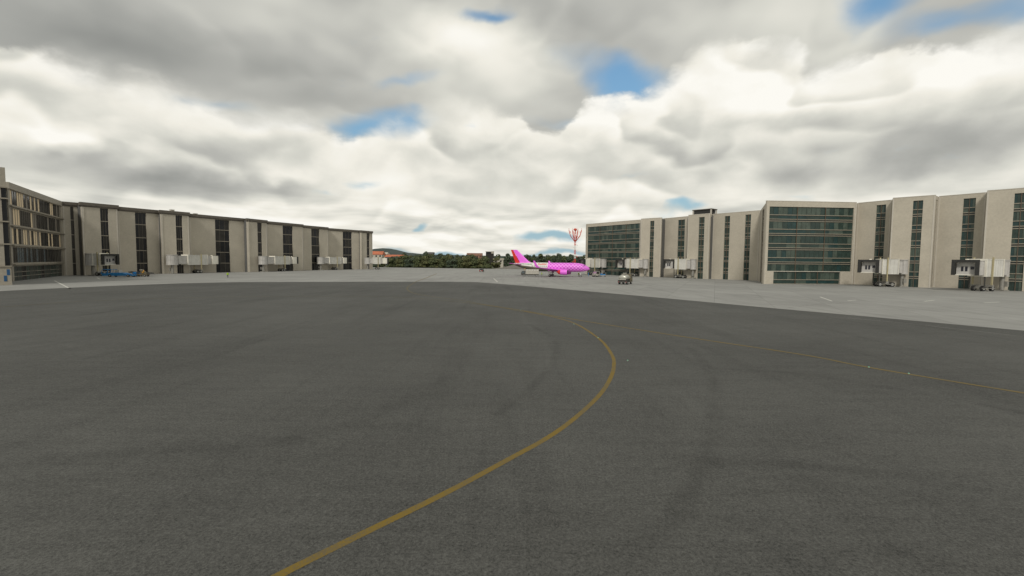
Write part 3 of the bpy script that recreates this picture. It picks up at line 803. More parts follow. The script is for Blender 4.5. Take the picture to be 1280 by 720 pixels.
for side in (-1, 1):
    for (xa, xb, a0, a1) in ((-1.75, -2.25, R(36), R(60)), (-2.3, -2.95, R(26), R(52)), (-1.55, -1.72, R(50), R(84))):
        for (x0, x1) in ((xa, xb),):
            def rr(xx):
                for i in range(len(st) - 1):
                    if st[i][0] >= xx >= st[i + 1][0]:
                        f = (st[i][0] - xx) / (st[i][0] - st[i + 1][0]); return st[i][1] + (st[i + 1][1] - st[i][1]) * f + 0.02, st[i][2] + (st[i + 1][2] - st[i][2]) * f
            r0_, c0_ = rr(x0); r1_, c1_ = rr(x1)
            b.face([(x0, side * r0_ * math.cos(a0), c0_ + r0_ * math.sin(a0)), (x1, side * r1_ * math.cos(a0), c1_ + r1_ * math.sin(a0)), (x1, side * r1_ * math.cos(a1), c1_ + r1_ * math.sin(a1)), (x0, side * r0_ * math.cos(a1), c0_ + r0_ * math.sin(a1))])
b.build('cockpit_window', M['pane_black'], AP)
def wingsec(xl, xt, y, z, th, n=6):
    c = xl - xt; pts = []
    prof = [(0, 0), (0.06, 0.55), (0.3, 1.0), (0.65, 0.65), (1, 0.05), (0.65, -0.35), (0.3, -0.5), (0.06, -0.35)]
    return [Vector((xl - c * a, y, z + th * h)) for a, h in prof]
for side in (-1, 1):
    b = MB(); b.loft([wingsec(-10.0, -15.6, side * 1.2, 2.45, 0.34), wingsec(-11.9, -15.9, side * 4.6, 2.75, 0.26), wingsec(-16.4, -18.0, side * 12.6, 3.55, 0.12), wingsec(-16.9, -18.2, side * 13.2, 3.72, 0.1)])
    w_ = b.build('wing', M['pink'], AP, True)
    b = MB()
    def vsec(xl, xt, y, z, th): 
        c_ = xl - xt; return [Vector((xl - c_ * a, y + th * h * side * -1, z)) for a, h in [(0, 0), (0.06, 0.55), (0.3, 1.0), (0.65, 0.65), (1, 0.05), (0.65, -0.35), (0.3, -0.5), (0.06, -0.35)]]
    b.loft([vsec(-16.8, -18.2, side * 13.15, 3.68, 0.09), vsec(-17.5, -18.6, side * 13.5, 4.5, 0.07), vsec(-18.5, -19.1, side * 13.8, 6.1, 0.04)])
    b.build('winglet', M['pink'], w_, True)
    b = MB()
    rings = []
    for (x, r) in ((-8.0, 0.98), (-8.3, 1.06), (-9.3, 1.08), (-10.6, 0.95)): rings.append([Vector((x, side * 4.2 + r * math.cos(2 * math.pi * k / 20), 1.85 + r * math.sin(2 * math.pi * k / 20))) for k in range(20)])
    b.loft(rings); en = b.build('engine', M['pink'], AP, True)
    b = MB(); b.tube((-10.603, side * 4.2, 1.85), (-11.5, side * 4.2, 1.87), 0.95, 0.72, 20); b.tube((-11.503, side * 4.2, 1.87), (-12.1, side * 4.2, 1.87), 0.4, 0.2, 14); b.build('exhaust', M['red'], en, True)
    b = MB(); b.tube((-7.99, side * 4.2, 1.85), (-7.95, side * 4.2, 1.85), 0.82, n=20); b.build('intake', M['steel_dark'], en, True)
    b = MB(); b.hexa([Vector(q) for q in ((-11.8, side * 4.1, 2.6), (-9.0, side * 4.1, 2.8), (-9.0, side * 4.3, 2.8), (-11.8, side * 4.3, 2.6), (-13.2, side * 4.1, 2.9), (-11.2, side * 4.1, 3.0), (-11.2, side * 4.3, 3.0), (-13.2, side * 4.3, 2.9))]); b.build('pylon', M['pink'], en)
    b = MB(); b.loft([wingsec(-26.6, -29.6, side * 0.6, 4.6, 0.16), wingsec(-29.4, -30.9, side * 5.4, 5.0, 0.07)]); b.build('tailplane', M['pink'], AP, True)
    b = MB(); b.tube((-15.0, side * 2.6, 2.3), (-15.0, side * 2.6, 0.55), 0.14); b.bar((-15.0, side * 1.4, 2.2), (-15.0, side * 2.6, 1.1), 0.12); b.box(-15.7, -14.3, side * 2.6 - 0.35 - 0.02, side * 2.6 - 0.35, 1.2, 2.1)
    mg = b.build('main_gear', M['white'], AP)
    for y in (-0.3, 0.3): wheel(mg, (-15.0, side * 2.6 + y, 0.5), 0.5, 0.3)
def fsec(xl, xt, z, th):
    c_ = xl - xt; return [Vector((xl - c_ * a, th * h, z)) for a, h in ((0, 0), (0.1, 0.7), (0.4, 1), (1, 0.4), (1, -0.4), (0.4, -1), (0.1, -0.7))]
b = MB(); b.loft([fsec(-22.6, -27.8, 5.15, 0.2), fsec(-24.2, -28.0, 5.9, 0.19), fsec(-29.0, -30.7, 10.4, 0.09)]); b.build('fin', M['pink'], AP, True)
b = MB(); b.loft([[Vector(q) for q in ((-27.81, 0.1, 5.15), (-29.6, 0.02, 5.15), (-29.6, -0.02, 5.15), (-27.81, -0.1, 5.15))], [Vector(q) for q in ((-30.71, 0.05, 10.4), (-31.6, 0.01, 10.4), (-31.6, -0.01, 10.4), (-30.71, -0.05, 10.4))]]); b.build('rudder', M['red'], AP)
b = MB(); b.tube((-3.5, 0, 2.3), (-3.5, 0, 0.45), 0.1); b.bar((-3.5, 0, 1.0), (-4.6, 0, 2.1), 0.09); ng = b.build('nose_gear', M['white'], AP)
for y in (-0.22, 0.22): wheel(ng, (-3.5, y, 0.36), 0.36, 0.2)

# ------------------------------------------------------------------ vehicles
def catering_truck():
    p = ground(651.5, 345.4); p = at(650, 178.5)
    t = thing('service_truck', 'small grey box truck standing below the airliner tail', 'truck', (p.x + 7.2, p.y, 0), R(180))
    # local +x is forward (towards the left of the photo)
    b = MB(); b.box(-0.2, 4.9, -1.1, 1.1, 0.85, 2.75); o = bevel(b.build('cargo_box', M['truck_box'], t), 0.05)
    b = MB()
    for k in range(5): b.box(0.1 + k * 1.0, 0.75 + k * 1.0, 1.102, 1.13, 2.35, 2.6)
    b.build('side_panel', M['white'], o)
    b = MB()
    b.add([Vector(q) for q in ((5.1, -1.0, 0.5), (6.7, -1.0, 0.5), (6.75, -1.0, 1.2), (6.3, -1.0, 2.1), (5.1, -1.0, 2.15), (5.1, 1.0, 0.5), (6.7, 1.0, 0.5), (6.75, 1.0, 1.2), (6.3, 1.0, 2.1), (5.1, 1.0, 2.15))],
          [(0, 1, 2, 3, 4), (9, 8, 7, 6, 5), (0, 5, 6, 1), (1, 6, 7, 2), (2, 7, 8, 3), (3, 8, 9, 4), (4, 9, 5, 0)])
    cb = b.build('cab', M['steel_dark'], t)
    b = MB()
    for s_ in (-1, 1): b.face([(5.5, s_ * 1.006, 1.25), (6.45, s_ * 1.006, 1.25), (6.2, s_ * 1.006, 1.95), (5.5, s_ * 1.006, 1.98)])
    b.face([(6.77, -0.9, 1.28), (6.77, 0.9, 1.28), (6.36, 0.9, 2.05), (6.36, -0.9, 2.05)])
    b.build('cab_window', M['glass_sky'], cb)
    b = MB(); b.box(-0.2, 6.6, -0.45, 0.45, 0.55, 0.848); b.build('chassis', M['steel_dark'], t)
    for x in (0.9, 5.6):
        for y in (-0.95, 0.95): wheel(t, (x, y, 0.42), 0.42, 0.28)
    b = MB(); b.tube((5.3, 0.3, 2.16), (5.3, 0.3, 2.9), 0.04); b.box(5.1, 5.5, -0.2, 0.6, 2.9, 3.05); b.build('beacon', M['amber'], t)
catering_truck()
def tanker():
    p = ground(777.5, 355.8); a = R(90 - 30)
    t = thing('tanker_truck', 'small polished tanker truck parked alone on the open apron', 'truck', (p.x + 0.2, p.y + 0.6, 0), a)
    b = MB(); rings = []
    for (x, r) in ((0.0, 0.35), (0.08, 0.7), (0.25, 0.86), (0.5, 0.93), (2.9, 0.93), (3.1, 0.85), (3.2, 0.5)):
        rings.append([Vector((x, 1.15 * r * math.cos(2 * math.pi * k / 24), 1.62 + 0.74 * r * math.sin(2 * math.pi * k / 24))) for k in range(24)])
    b.loft(rings); tk = b.build('tank', M['chrome'], t, True)
    b = MB(); b.box(0.3, 3.0, -0.35, 0.35, 2.28, 2.38); b.bar((0.4, 0.35, 2.62), (2.9, 0.35, 2.62), 0.05); b.bar((0.4, -0.35, 2.62), (2.9, -0.35, 2.62), 0.05); b.tube((1.2, 0, 2.6), (1.2, 0, 2.75), 0.25); b.tube((2.6, 0, 2.6), (2.6, 0, 2.75), 0.25); b.build('walkway', M['truck_box'], tk)
    b = MB(); b.box(0.1, 4.7, -0.5, 0.5, 0.55, 0.9); b.box(0.2, 3.2, -1.1, 1.1, 0.72, 1.0); b.box(-0.08, 0.1, -1.1, 1.1, 0.5, 0.72); b.build('chassis', M['steel_dark'], t)
    b = MB(); b.box(-0.12, -0.083, -0.9, 0.9, 1.12, 1.28); b.build('rear_band', M['truck_box'], tk)
    b = MB()
    b.add([Vector(q) for q in ((3.4, -1.1, 0.5), (4.9, -1.1, 0.5), (4.95, -1.1, 1.4), (4.6, -1.1, 2.4), (3.4, -1.1, 2.45), (3.4, 1.1, 0.5), (4.9, 1.1, 0.5), (4.95, 1.1, 1.4), (4.6, 1.1, 2.4), (3.4, 1.1, 2.45))],
          [(0, 1, 2, 3, 4), (9, 8, 7, 6, 5), (0, 5, 6, 1), (1, 6, 7, 2), (2, 7, 8, 3), (3, 8, 9, 4), (4, 9, 5, 0)])
    t.scale = (1.1, 1.1, 1.1)
    cb = b.build('cab', M['olive'], t)
    b = MB()
    for s_ in (-1, 1): b.face([(3.7, s_ * 1.106, 1.5), (4.75, s_ * 1.106, 1.5), (4.55, s_ * 1.106, 2.25), (3.7, s_ * 1.106, 2.28)])
    b.build('cab_window', M['pane_black'], cb)
    for y in (-0.9, 0.9):
        b = MB(); b.box(-0.1, -0.083, y - 0.07, y + 0.07, 0.55, 0.67); b.build('tail_lamp', M['red'], t)
    for x in (0.9, 4.1):
        for y in (-0.95, 0.95): wheel(t, (x, y, 0.48), 0.48, 0.3)
    for y in (-1.12, 1.12):
        b = MB(); b.box(0.4, 1.45, y - 0.1, y + 0.1, 0.98, 1.06); b.build('mudguard', M['steel_dark'], t)
tanker()
def tug(p, rz):
    t = thing('airport_tug', 'grey airport tug with pink hood beside the airliner nose', 'tug', tuple(p), rz)
    b = MB(); b.box(-1.3, 1.3, -0.8, 0.8, 0.45, 1.0); b.box(0.3, 1.25, -0.7, 0.7, 1.002, 1.35); o = bevel(b.build('body', M['truck_box'], t), 0.06)
    b = MB(); b.box(0.25, 1.0, -0.65, 0.65, 1.353, 2.0); bevel(b.build('hood', M['pink_grey'], t), 0.05)
    b = MB(); b.box(-1.2, 0.2, -0.75, 0.75, 2.1, 2.2)
    for (x, y) in ((-1.1, -0.65), (-1.1, 0.65), (0.1, -0.65), (0.1, 0.65)): b.box(x - 0.04, x + 0.04, y - 0.04, y + 0.04, 1.002, 2.098)
    b.build('canopy', M['truck_box'], t)
    b = MB(); b.box(-0.8, -0.2, -0.5, 0.5, 1.002, 1.25); b.box(-0.9, -0.78, -0.5, 0.5, 1.002, 1.7); b.build('seat', M['steel_dark'], t)
    for x in (-0.85, 0.85):
        for y in (-0.75, 0.75): wheel(t, (x, y, 0.42), 0.42, 0.28)
tug(ground(745, 346.0), R(-160))
def cart(p, rz, label, mat, load):
    t = thing('baggage_cart', label, 'cart', tuple(p), rz)
    b = MB(); b.box(-1.2, 1.2, -0.7, 0.7, 0.5, 0.62); b.bar((1.2, 0, 0.52), (2.1, 0, 0.3), 0.08); b.build('deck', M['truck_box'], t)
    b = MB()
    for x in (-1.15, 1.15):
        for y in (-0.65, 0.65): b.box(x - 0.04, x + 0.04, y - 0.04, y + 0.04, 0.622, 1.75)
    for x in (-1.15, 1.15): b.box(x - 0.03, x + 0.03, -0.609, 0.609, 1.0, 1.06)
    b.build('frame', M['steel'], t)
    b = MB(); b.box(-1.0, -0.1, -0.55, 0.55, 0.622, 1.1); b.box(0.05, 0.95, -0.5, 0.55, 0.622, 1.25); bevel(b.build('load', load, t), 0.08)
    for x in (-0.8, 0.8):
        for y in (-0.6, 0.6): wheel(t, (x, y, 0.26), 0.26, 0.16)
cart(ground(753.5, 346.0), R(165), 'open baggage cart with blue load right of the grey tug', None, M['blue'])
# small service car on the far apron
def small_car(p, rz):
    t = thing('service_car', 'small dark service car alone on the far apron before the trees', 'car', tuple(p), rz)
    b = MB(); prof = [(-1.9, 0.4), (1.9, 0.4), (1.95, 0.85), (1.0, 1.0), (0.4, 1.6), (-1.5, 1.65), (-1.95, 1.0)]
    b.loft([[Vector((x, -0.85, z)) for x, z in prof], [Vector((x, 0.85, z)) for x, z in prof]])
    o = b.build('body', M['steel_dark'], t)
    b = MB(); b.face([(-1.62, -0.7, 1.55), (-1.62, 0.7, 1.55), (-1.96, 0.75, 1.08), (-1.96, -0.75, 1.08)])
    for s_ in (-1, 1): b.face([(-1.4, s_ * 0.856, 1.05), (0.7, s_ * 0.856, 1.05), (0.35, s_ * 0.856, 1.5), (-1.3, s_ * 0.856, 1.52)])
    b.build('window', M['pane_black'], t)
    b = MB(); b.box(-1.99, -1.957, -0.15, 0.15, 0.45, 0.95); b.build('number_plate', M['white'], t)
    for y in (-0.6, 0.6):
        b = MB(); b.box(-1.99, -1.957, y - 0.2, y + 0.2, 0.5, 0.85); b.build('tail_lamp', M['red'], t)
    for x in (-1.2, 1.2):
        for y in (-0.78, 0.78): wheel(t, (x, y, 0.32), 0.32, 0.2)
p = ground(602.2, 340.0); small_car((p.x, p.y, 0), R(80))

# blue cargo loader, dollies and belt loader on the left apron
def cargo_loader():
    p = ground(150, 346.0)
    t = thing('cargo_loader', 'low blue cargo loader parked by the left terminal wall', 'loader', (p.x, p.y, 0), R(6))
    b = MB(); b.box(-4.3, 2.6, -1.3, 1.3, 0.35, 0.95); b.box(2.6, 4.2, -1.0, 1.0, 0.35, 0.7); b.box(-4.6, -2.4, -1.35, 1.35, 0.952, 1.1)
    b.hexa([Vector(q) for q in ((-2.2, -1.28, 0.952), (2.4, -1.28, 0.952), (2.4, 1.28, 0.952), (-2.2, 1.28, 0.952), (-1.6, -1.2, 1.3), (1.2, -1.2, 1.3), (1.2, 1.2, 1.3), (-1.6, 1.2, 1.3))])
    bevel(b.build('chassis', M['blue'], t), 0.05)
    b = MB()
    for x in (-4.4, -2.9, -1.9):
        for y in (-1.2, 1.2): b.bar((x, y, 1.1), (x + 0.3, y, 2.3), 0.09)
        b.bar((x + 0.3, -1.2, 2.3), (x + 0.3, 1.2, 2.3), 0.09)
    for y in (-1.2, 1.2): b.bar((-4.1, y, 2.3), (-1.6, y, 2.2), 0.08)
    b.build('guard_rail', M['blue'], t)
    b = MB(); b.box(-0.9, 0.3, -0.7, 0.7, 1.302, 2.15); b.build('control_box', M['truck_box'], t)
    for x in (-2.0, 3.2):
        for y in (-1.25, 1.25): wheel(t, (x, y, 0.38), 0.38, 0.25)
cargo_loader()
def dolly(p, rz, label):
    t = thing('container_dolly', label, 'dolly', tuple(p), rz)
    b = MB(); b.box(-0.75, 0.75, -0.7, 0.7, 0.35, 0.5); b.bar((0.75, 0, 0.4), (1.4, 0, 0.25), 0.06); b.build('deck', M['steel_dark'], t)
    b = MB(); b.tube((-0.0, -0.6, 1.0), (0.0, 0.6, 1.0), 0.48, n=18); b.build('drum', M['blue_light'], t, True)
    for x in (-0.5, 0.5):
        for y in (-0.6, 0.6): wheel(t, (x, y, 0.2), 0.2, 0.14)
dolly(ground(169.3, 345.6), R(5), 'dark dolly with blue drum next to the blue loader')
dolly(ground(173.4, 345.4), R(8), 'dark dolly with blue drum next to the belt loader')
def belt_loader():
    p = ground(180, 345.6)
    t = thing('belt_loader', 'olive belt loader with amber lamps beside the blue drums', 'loader', (p.x, p.y, 0), R(8))
    b = MB(); b.box(-2.6, 1.2, -0.85, 0.85, 0.4, 0.85); b.build('chassis', M['olive'], t)
    b = MB(); b.bar((-4.2, 0.15, 1.35), (2.6, 0.15, 1.0), 1.0, 0.28); b.bar((-4.2, 0.68, 1.6), (2.6, 0.68, 1.25), 0.08); b.bar((-4.2, -0.38, 1.6), (2.6, -0.38, 1.25), 0.08); b.build('belt', M['steel_dark'], t)
    b = MB(); b.hexa([Vector(q) for q in ((-0.4, -0.85, 0.852), (1.2, -0.85, 0.852), (1.2, 0.0, 0.852), (-0.4, 0.0, 0.852), (-0.6, -0.85, 2.0), (0.5, -0.85, 1.7), (0.5, 0.0, 1.7), (-0.6, 0.0, 2.0))]); cb = b.build('cab', M['olive'], t)
    b = MB(); b.box(-0.75, 0.0, -0.9, 0.05, 2.02, 2.2); b.build('cab_roof', M['house2'], cb)
    for (x, z) in ((0.3, 1.75), (0.05, 1.35)):
        b = MB(); b.ball((x + 0.2, -0.95, z), 0.22, 0.12, 0.22); b.build('lamp', M['amber'], t, True)
    for x in (-1.9, 0.7):
        for y in (-0.8, 0.8): wheel(t, (x, y, 0.36), 0.36, 0.24)
belt_loader()

# ------------------------------------------------------------------ people
def person(label, p, rz, top, legs, stride=0.12, arm=0.0):
    t = thing('person', label, 'person', (p.x, p.y, 0), rz)
    V = [(0, 0, 0.95), (0, 0, 1.15), (0.01, 0, 1.36), (0.02, 0, 1.5), (0.04, 0, 1.62), (0.04, 0, 1.72),
         (0, 0.1, 0.9), (stride, 0.11, 0.5), (stride * 0.6, 0.11, 0.09), (stride * 0.6 + 0.17, 0.13, 0.04),
         (0, -0.1, 0.9), (-stride * 0.4, -0.11, 0.5), (-stride, -0.11, 0.09), (-stride + 0.17, -0.13, 0.04),
         (0, 0.2, 1.4), (-0.03, 0.27, 1.13), (0.08 + arm, 0.27, 0.9), (0.12 + arm, 0.26, 0.8),
         (0, -0.2, 1.4), (0.03, -0.27, 1.13), (0.12, -0.26, 0.92), (0.17, -0.25, 0.82)]
    E = [(0, 1), (1, 2), (2, 3), (3, 4), (4, 5), (0, 6), (6, 7), (7, 8), (8, 9), (0, 10), (10, 11), (11, 12), (12, 13), (2, 14), (14, 15), (15, 16), (16, 17), (2, 18), (18, 19), (19, 20), (20, 21)]
    rad = [0.13, 0.14, 0.16, 0.06, 0.1, 0.085, 0.09, 0.065, 0.045, 0.04, 0.09, 0.065, 0.045, 0.04, 0.07, 0.045, 0.035, 0.035, 0.07, 0.045, 0.035, 0.035]
    me = bpy.data.meshes.new('body'); me.from_pydata(V, E, [])
    o = bpy.data.objects.new('body', me); C.objects.link(o)
    sk = o.modifiers.new('skin', 'SKIN')
    for i, r_ in enumerate(rad): me.skin_vertices[0].data[i].radius = (r_, r_)
    me.skin_vertices[0].data[0].use_root = True
    sb = o.modifiers.new('sub', 'SUBSURF'); sb.levels = 1; sb.render_levels = 1
    dg = bpy.context.evaluated_depsgraph_get()
    nm = bpy.data.meshes.new_from_object(o.evaluated_get(dg))
    o.modifiers.clear(); o.data = nm
    nm.materials.clear()
    for k in (M['skin'], top, legs): nm.materials.append(k)
    for pl in nm.polygons:
        z = pl.center.z; y = abs(pl.center.y)
        pl.material_index = 0 if z > 1.5 or (y > 0.2 and z < 0.88 and z > 0.7) else (2 if z < 0.95 and y < 0.22 else 1)
        pl.use_smooth = True
    o.parent = t
    b = MB(); b.ball((0.02, 0, 1.72), 0.115, 0.1, 0.09); b.build('hair', M['hair'], t, True)
    b = MB(); b.loft([[Vector((rx * math.cos(2 * math.pi * k / 14), ry * math.sin(2 * math.pi * k / 14), z)) for k in range(14)] for (z, rx, ry) in ((0.9, 0.15, 0.19), (1.15, 0.155, 0.2), (1.38, 0.155, 0.23), (1.47, 0.09, 0.14))]); b.build('vest', top, t, True)
    return t
person('worker in lime vest and dark trousers walking alone near the left terminal', ground(284.7, 347.3), R(-60), M['hivis'], M['navy'], 0.2)
person('worker in lime vest standing behind the grey box truck', ground(677.2, 345.9), R(200), M['hivis'], M['navy'], 0.08)
person('worker in lime vest standing beside the airliner nose wheel', ground(723.4, 346.0), R(-90), M['hivis'], M['navy'], 0.1)
person('worker in blue overalls standing under the airliner nose', ground(735.6, 345.4), R(-20), M['blue'], M['blue'], 0.1)

# ------------------------------------------------------------------ radio mast
def mast():
    p = at(718.5, 262)
    t = thing('radio_mast', 'red and white lattice mast with upswept antenna arms behind the airliner', 'mast', tuple(p))
    zs = [0, 2.5, 5, 7.5, 10, 12.5, 15, 17.5, 20, 22.4]; w = 0.36
    for i in range(len(zs) - 1):
        b = MB(); a0, a1 = zs[i] + 0.002, zs[i + 1]
        for (x, y) in ((-w, -w), (w, -w), (w, w), (-w, w)): b.bar((x, y, a0), (x, y, a1), 0.17)
        c4 = [(-w, -w), (w, -w), (w, w), (-w, w)]
        for k in range(4):
            q0, q1 = c4[k], c4[(k + 1) % 4]; mz = (a0 + a1) / 2
            b.bar((q0[0], q0[1], a0 + 0.05), (q1[0], q1[1], mz), 0.08); b.bar((q1[0], q1[1], mz), (q0[0], q0[1], a1 - 0.05), 0.08)
        b.build('lattice_section', M['white'] if i in (3, 5) else M['red_mast'], t)
    for k in range(8):
        th = 2 * math.pi * k / 8 + 0.2; b = MB()
        r1 = 3.9; q0 = Vector((0.4 * math.cos(th), 0.4 * math.sin(th), 17.4)); q1 = Vector((r1 * 0.75 * math.cos(th), r1 * 0.75 * math.sin(th), 20.6)); q2 = Vector((r1 * math.cos(th), r1 * math.sin(th), 23.8))
        b.bar(q0, q1, 0.3); b.bar(q1, q2, 0.24); b.bar(q1 + Vector((0, 0, 1.6)), q1 + Vector((0, 0, 2.6)), 0.12); b.bar(q2 + Vector((0, 0, 0.2)), q2 + Vector((0, 0, 1.0)), 0.1)
        b.build('antenna_arm', M['red_mast'], t)
    b = MB(); b.ball((0, 0, 24.1), 1.0, 1.0, 0.75); b.tube((0, 0, 22.3), (0, 0, 23.6), 0.3); b.build('top_drum', M['red_mast'], t, True)
    for (z, x) in ((9.0, 1.2), (12.0, 1.4), (14.2, -1.1), (15.6, 1.2), (6, -1.1)):
        b = MB(); b.bar((0.4 * (1 if x > 0 else -1), 0, z), (x, 0, z), 0.1); b.tube((x, -0.1, z - 0.4), (x, 0.1, z - 0.4), 0.28); b.build('dish', M['white'] if z > 10 else M['red_mast'], t)
mast()

# ------------------------------------------------------------------ trees
def tree_meshes(idx, h, w, mat, leaf, n, seed):
    rnd = random.Random(seed)
    tb = MB(); th = h * 0.45
    tb.tube((0, 0, -0.3), (0.1, 0.05, th), 0.028 * h, 0.016 * h, 8)
    for k in range(6):
        a = rnd.uniform(0, 6.28); z = rnd.uniform(0.25, 0.5) * h
        tb.tube((0.05, 0.03, z), (0.32 * w * math.cos(a), 0.32 * w * math.sin(a), z + rnd.uniform(0.15, 0.35) * h), 0.012 * h, 0.004 * h, 6)
    tm = tb.mesh('trunk', M['bark'], True)
    lobes = []
    for k in range(15):
        a = rnd.uniform(0, 6.28); q = rnd.random() ** 0.6; z = (rnd.uniform(0.08, 0.86) if k > 3 else rnd.uniform(0.06, 0.3)) * h
        rr = 0.30 * w * q * (1.0 if z < 0.6 * h else 0.6)
        lobes.append((rr * math.cos(a), rr * math.sin(a), z, rnd.uniform(0.13, 0.24) * w, rnd.uniform(0.09, 0.16) * h))
    cr = MB()
    for k in range(n):
        lx, ly, lz, lr, lh = rnd.choice(lobes)
        v = Vector((rnd.gauss(0, 1), rnd.gauss(0, 1), rnd.gauss(0, 1))).normalized() * (0.55 + 0.6 * rnd.random() ** 0.5)
        c = Vector((lx + v.x * lr, ly + v.y * lr, max(0.03 * h, lz + v.z * lh)))
        nrm = (v + Vector((rnd.uniform(-.6, .6), rnd.uniform(-.6, .6), rnd.uniform(-.2, .8)))).normalized()
        sx = nrm.orthogonal().normalized(); sx.rotate(Matrix.Rotation(rnd.uniform(0, 6.28), 3, nrm)); sy = nrm.cross(sx)
        s1, s2 = leaf * rnd.uniform(0.5, 1.1), leaf * rnd.uniform(0.35, 0.8)
        cr.face([c - sx * s1, c - sy * s2 + nrm * 0.1 * leaf, c + sx * s1, c + sy * s2 + nrm * 0.1 * leaf])
    return tm, cr.mesh('crown', mat)
KIND = {}
def kinds(key, mats, h, w, leaf, n, count):
    KIND[key] = [tree_meshes(i, h, w, mats[i % len(mats)], leaf, n, 100 + i * 7 + len(key)) for i in range(count)]
kinds('hedge', [M['leaf_a'], M['leaf_b'], M['leaf_a'], M['leaf_c']], 9.5, 11.0, 0.6, 1900, 6)
kinds('far', [M['leaf_c'], M['leaf_a'], M['leaf_c']], 14.0, 10.5, 0.95, 900, 6)
def plant(key, name, loc, s, sz, label, cat, group, i):
    tm, cm = KIND[key][i % len(KIND[key])]
    t = thing(name, label, cat, tuple(loc), random.uniform(0, 6.28), group)
    t.scale = (s, s, sz)
    for nm, me in (('trunk', tm), ('crown', cm)):
        o = bpy.data.objects.new(nm, me); C.objects.link(o); o.parent = t
i = 0
for k in range(15):               # row at the edge of the apron
    x = 489 + 8.6 * k + random.uniform(-2, 2); Y = 362 - (x - 489) * 0.17 + random.uniform(-2, 3)
    s = random.uniform(0.85, 1.1)
    plant('hedge', 'bushy_tree', at(x, Y + 5), s, s * random.uniform(0.85, 1.05), 'bushy dark green tree in the row along the far apron edge', 'tree', 'bushy trees along the far apron edge', i); i += 1
for k in range(15):
    x = 492 + 9.0 * k + random.uniform(-3, 3); Y = 376 - (x - 489) * 0.1 + random.uniform(-3, 5)
    s = random.uniform(0.95, 1.2)
    plant('hedge', 'bushy_tree', at(x, Y + 8), s, s * random.uniform(0.95, 1.15), 'bushy tree in the second row behind the far apron edge', 'tree', 'bushy trees in the second row', i); i += 1
for k in range(46):
    x = 486 + 5.55 * k + random.uniform(-2.5, 2.5); Y = random.uniform(520, 580)
    s = random.uniform(0.8, 1.08)
    hi = 1.0 + 0.12 * math.sin(x * 0.05) + (0.12 if x > 690 else 0)
    plant('far', 'woodland_tree', at(x, Y), s, s * hi * random.uniform(0.9, 1.08), 'tall dark tree in the woodland skyline behind the airliner', 'tree', 'woodland trees on the skyline', i); i += 1
for k in range(17):
    x = 622 + 7.0 * k + random.uniform(-2.5, 2.5); Y = random.uniform(420, 460)
    s = random.uniform(0.75, 0.98)
    plant('far', 'woodland_tree', at(x, Y), s * 1.1, s * 0.92, 'mid green tree in the nearer woodland behind the airliner', 'tree', 'woodland trees behind the airliner', i); i += 1
for (x, Y, s) in ((469.5, 372, 0.75), (474, 380, 0.9), (478, 400, 0.9), (497, 440, 1.0)):
    plant('hedge', 'bushy_tree', at(x, Y), s, s, 'bright green bush near orange roofed house by end of left terminal', 'tree', 'bushes by the orange roofed houses', i); i += 1

# embankment beyond the apron, and hill
def mound(name, cx, cy, w, d, h, mat, seed, nx=40, ny=14, kind='structure'):
    rnd = random.Random(seed); mb = MB(); vs = []
    ph = [rnd.uniform(0, 6.28) for _ in range(6)]
    for j in range(ny + 1):
        for i_ in range(nx + 1):
            u = i_ / nx * 2 - 1; v = j / ny * 2 - 1
            f = max(0, 1 - u * u) ** 1.2 * max(0, 1 - v * v)
            wob = 1 + 0.12 * math.sin(9 * u + ph[0]) + 0.08 * math.sin(17 * u + ph[1] + 3 * v)
            vs.append((cx + u * w / 2, cy + v * d / 2, -0.06 + h * f * wob))
    n = nx + 1
    mb.add(vs, [(j * n + i_, j * n + i_ + 1, (j + 1) * n + i_ + 1, (j + 1) * n + i_) for j in range(ny) for i_ in range(nx)])
    o = mb.build(name, mat, None, True); o['kind'] = kind
    return o
e = at(668, 362); mound('embankment', e.x, e.y, 62, 40, 3.6, M['earth'], 2)
e = at(473, 420); mound('embankment', e.x, e.y, 30, 60, 1.6, M['earth'], 3)
def hill():
    mb = MB(); nx, ny = 200, 10; vs = []; Y0 = 1500
    prof = [(300, 312), (380, 313), (440, 313.5), (462, 314), (470, 313.6), (478, 313.2), (483, 311.4), (487, 310.2), (491, 311.4), (498, 313.6), (508, 315.2), (520, 316.4), (540, 317.6), (580, 318.8), (640, 319.8), (720, 320), (800, 320)]
    def h_at(x):
        for a, b in zip(prof, prof[1:]):
            if a[0] <= x <= b[0]: return a[1] + (b[1] - a[1]) * (x - a[0]) / (b[0] - a[0])
    for j in range(ny + 1):
        v = j / ny * 2 - 1
        for i_ in range(nx + 1):
            x = 300 + 500 * i_ / nx; Y = Y0 + v * 420
            hr = 326 + 0.0085 * (x - 640) - h_at(x)
            q = at(x, Y0); z = (EYE + hr / FOC * Y0) * max(0, 1 - v * v) ** 0.8
            z *= 1 + 0.012 * math.sin(i_ * 0.9 + j)
            vs.append((q.x, Y, z - 1))
    n = nx + 1
    mb.add(vs, [(j * n + i_, j * n + i_ + 1, (j + 1) * n + i_ + 1, (j + 1) * n + i_) for j in range(ny) for i_ in range(nx)])
    o = mb.build('hills', M['hill'], None, True); o['kind'] = 'structure'
hill()

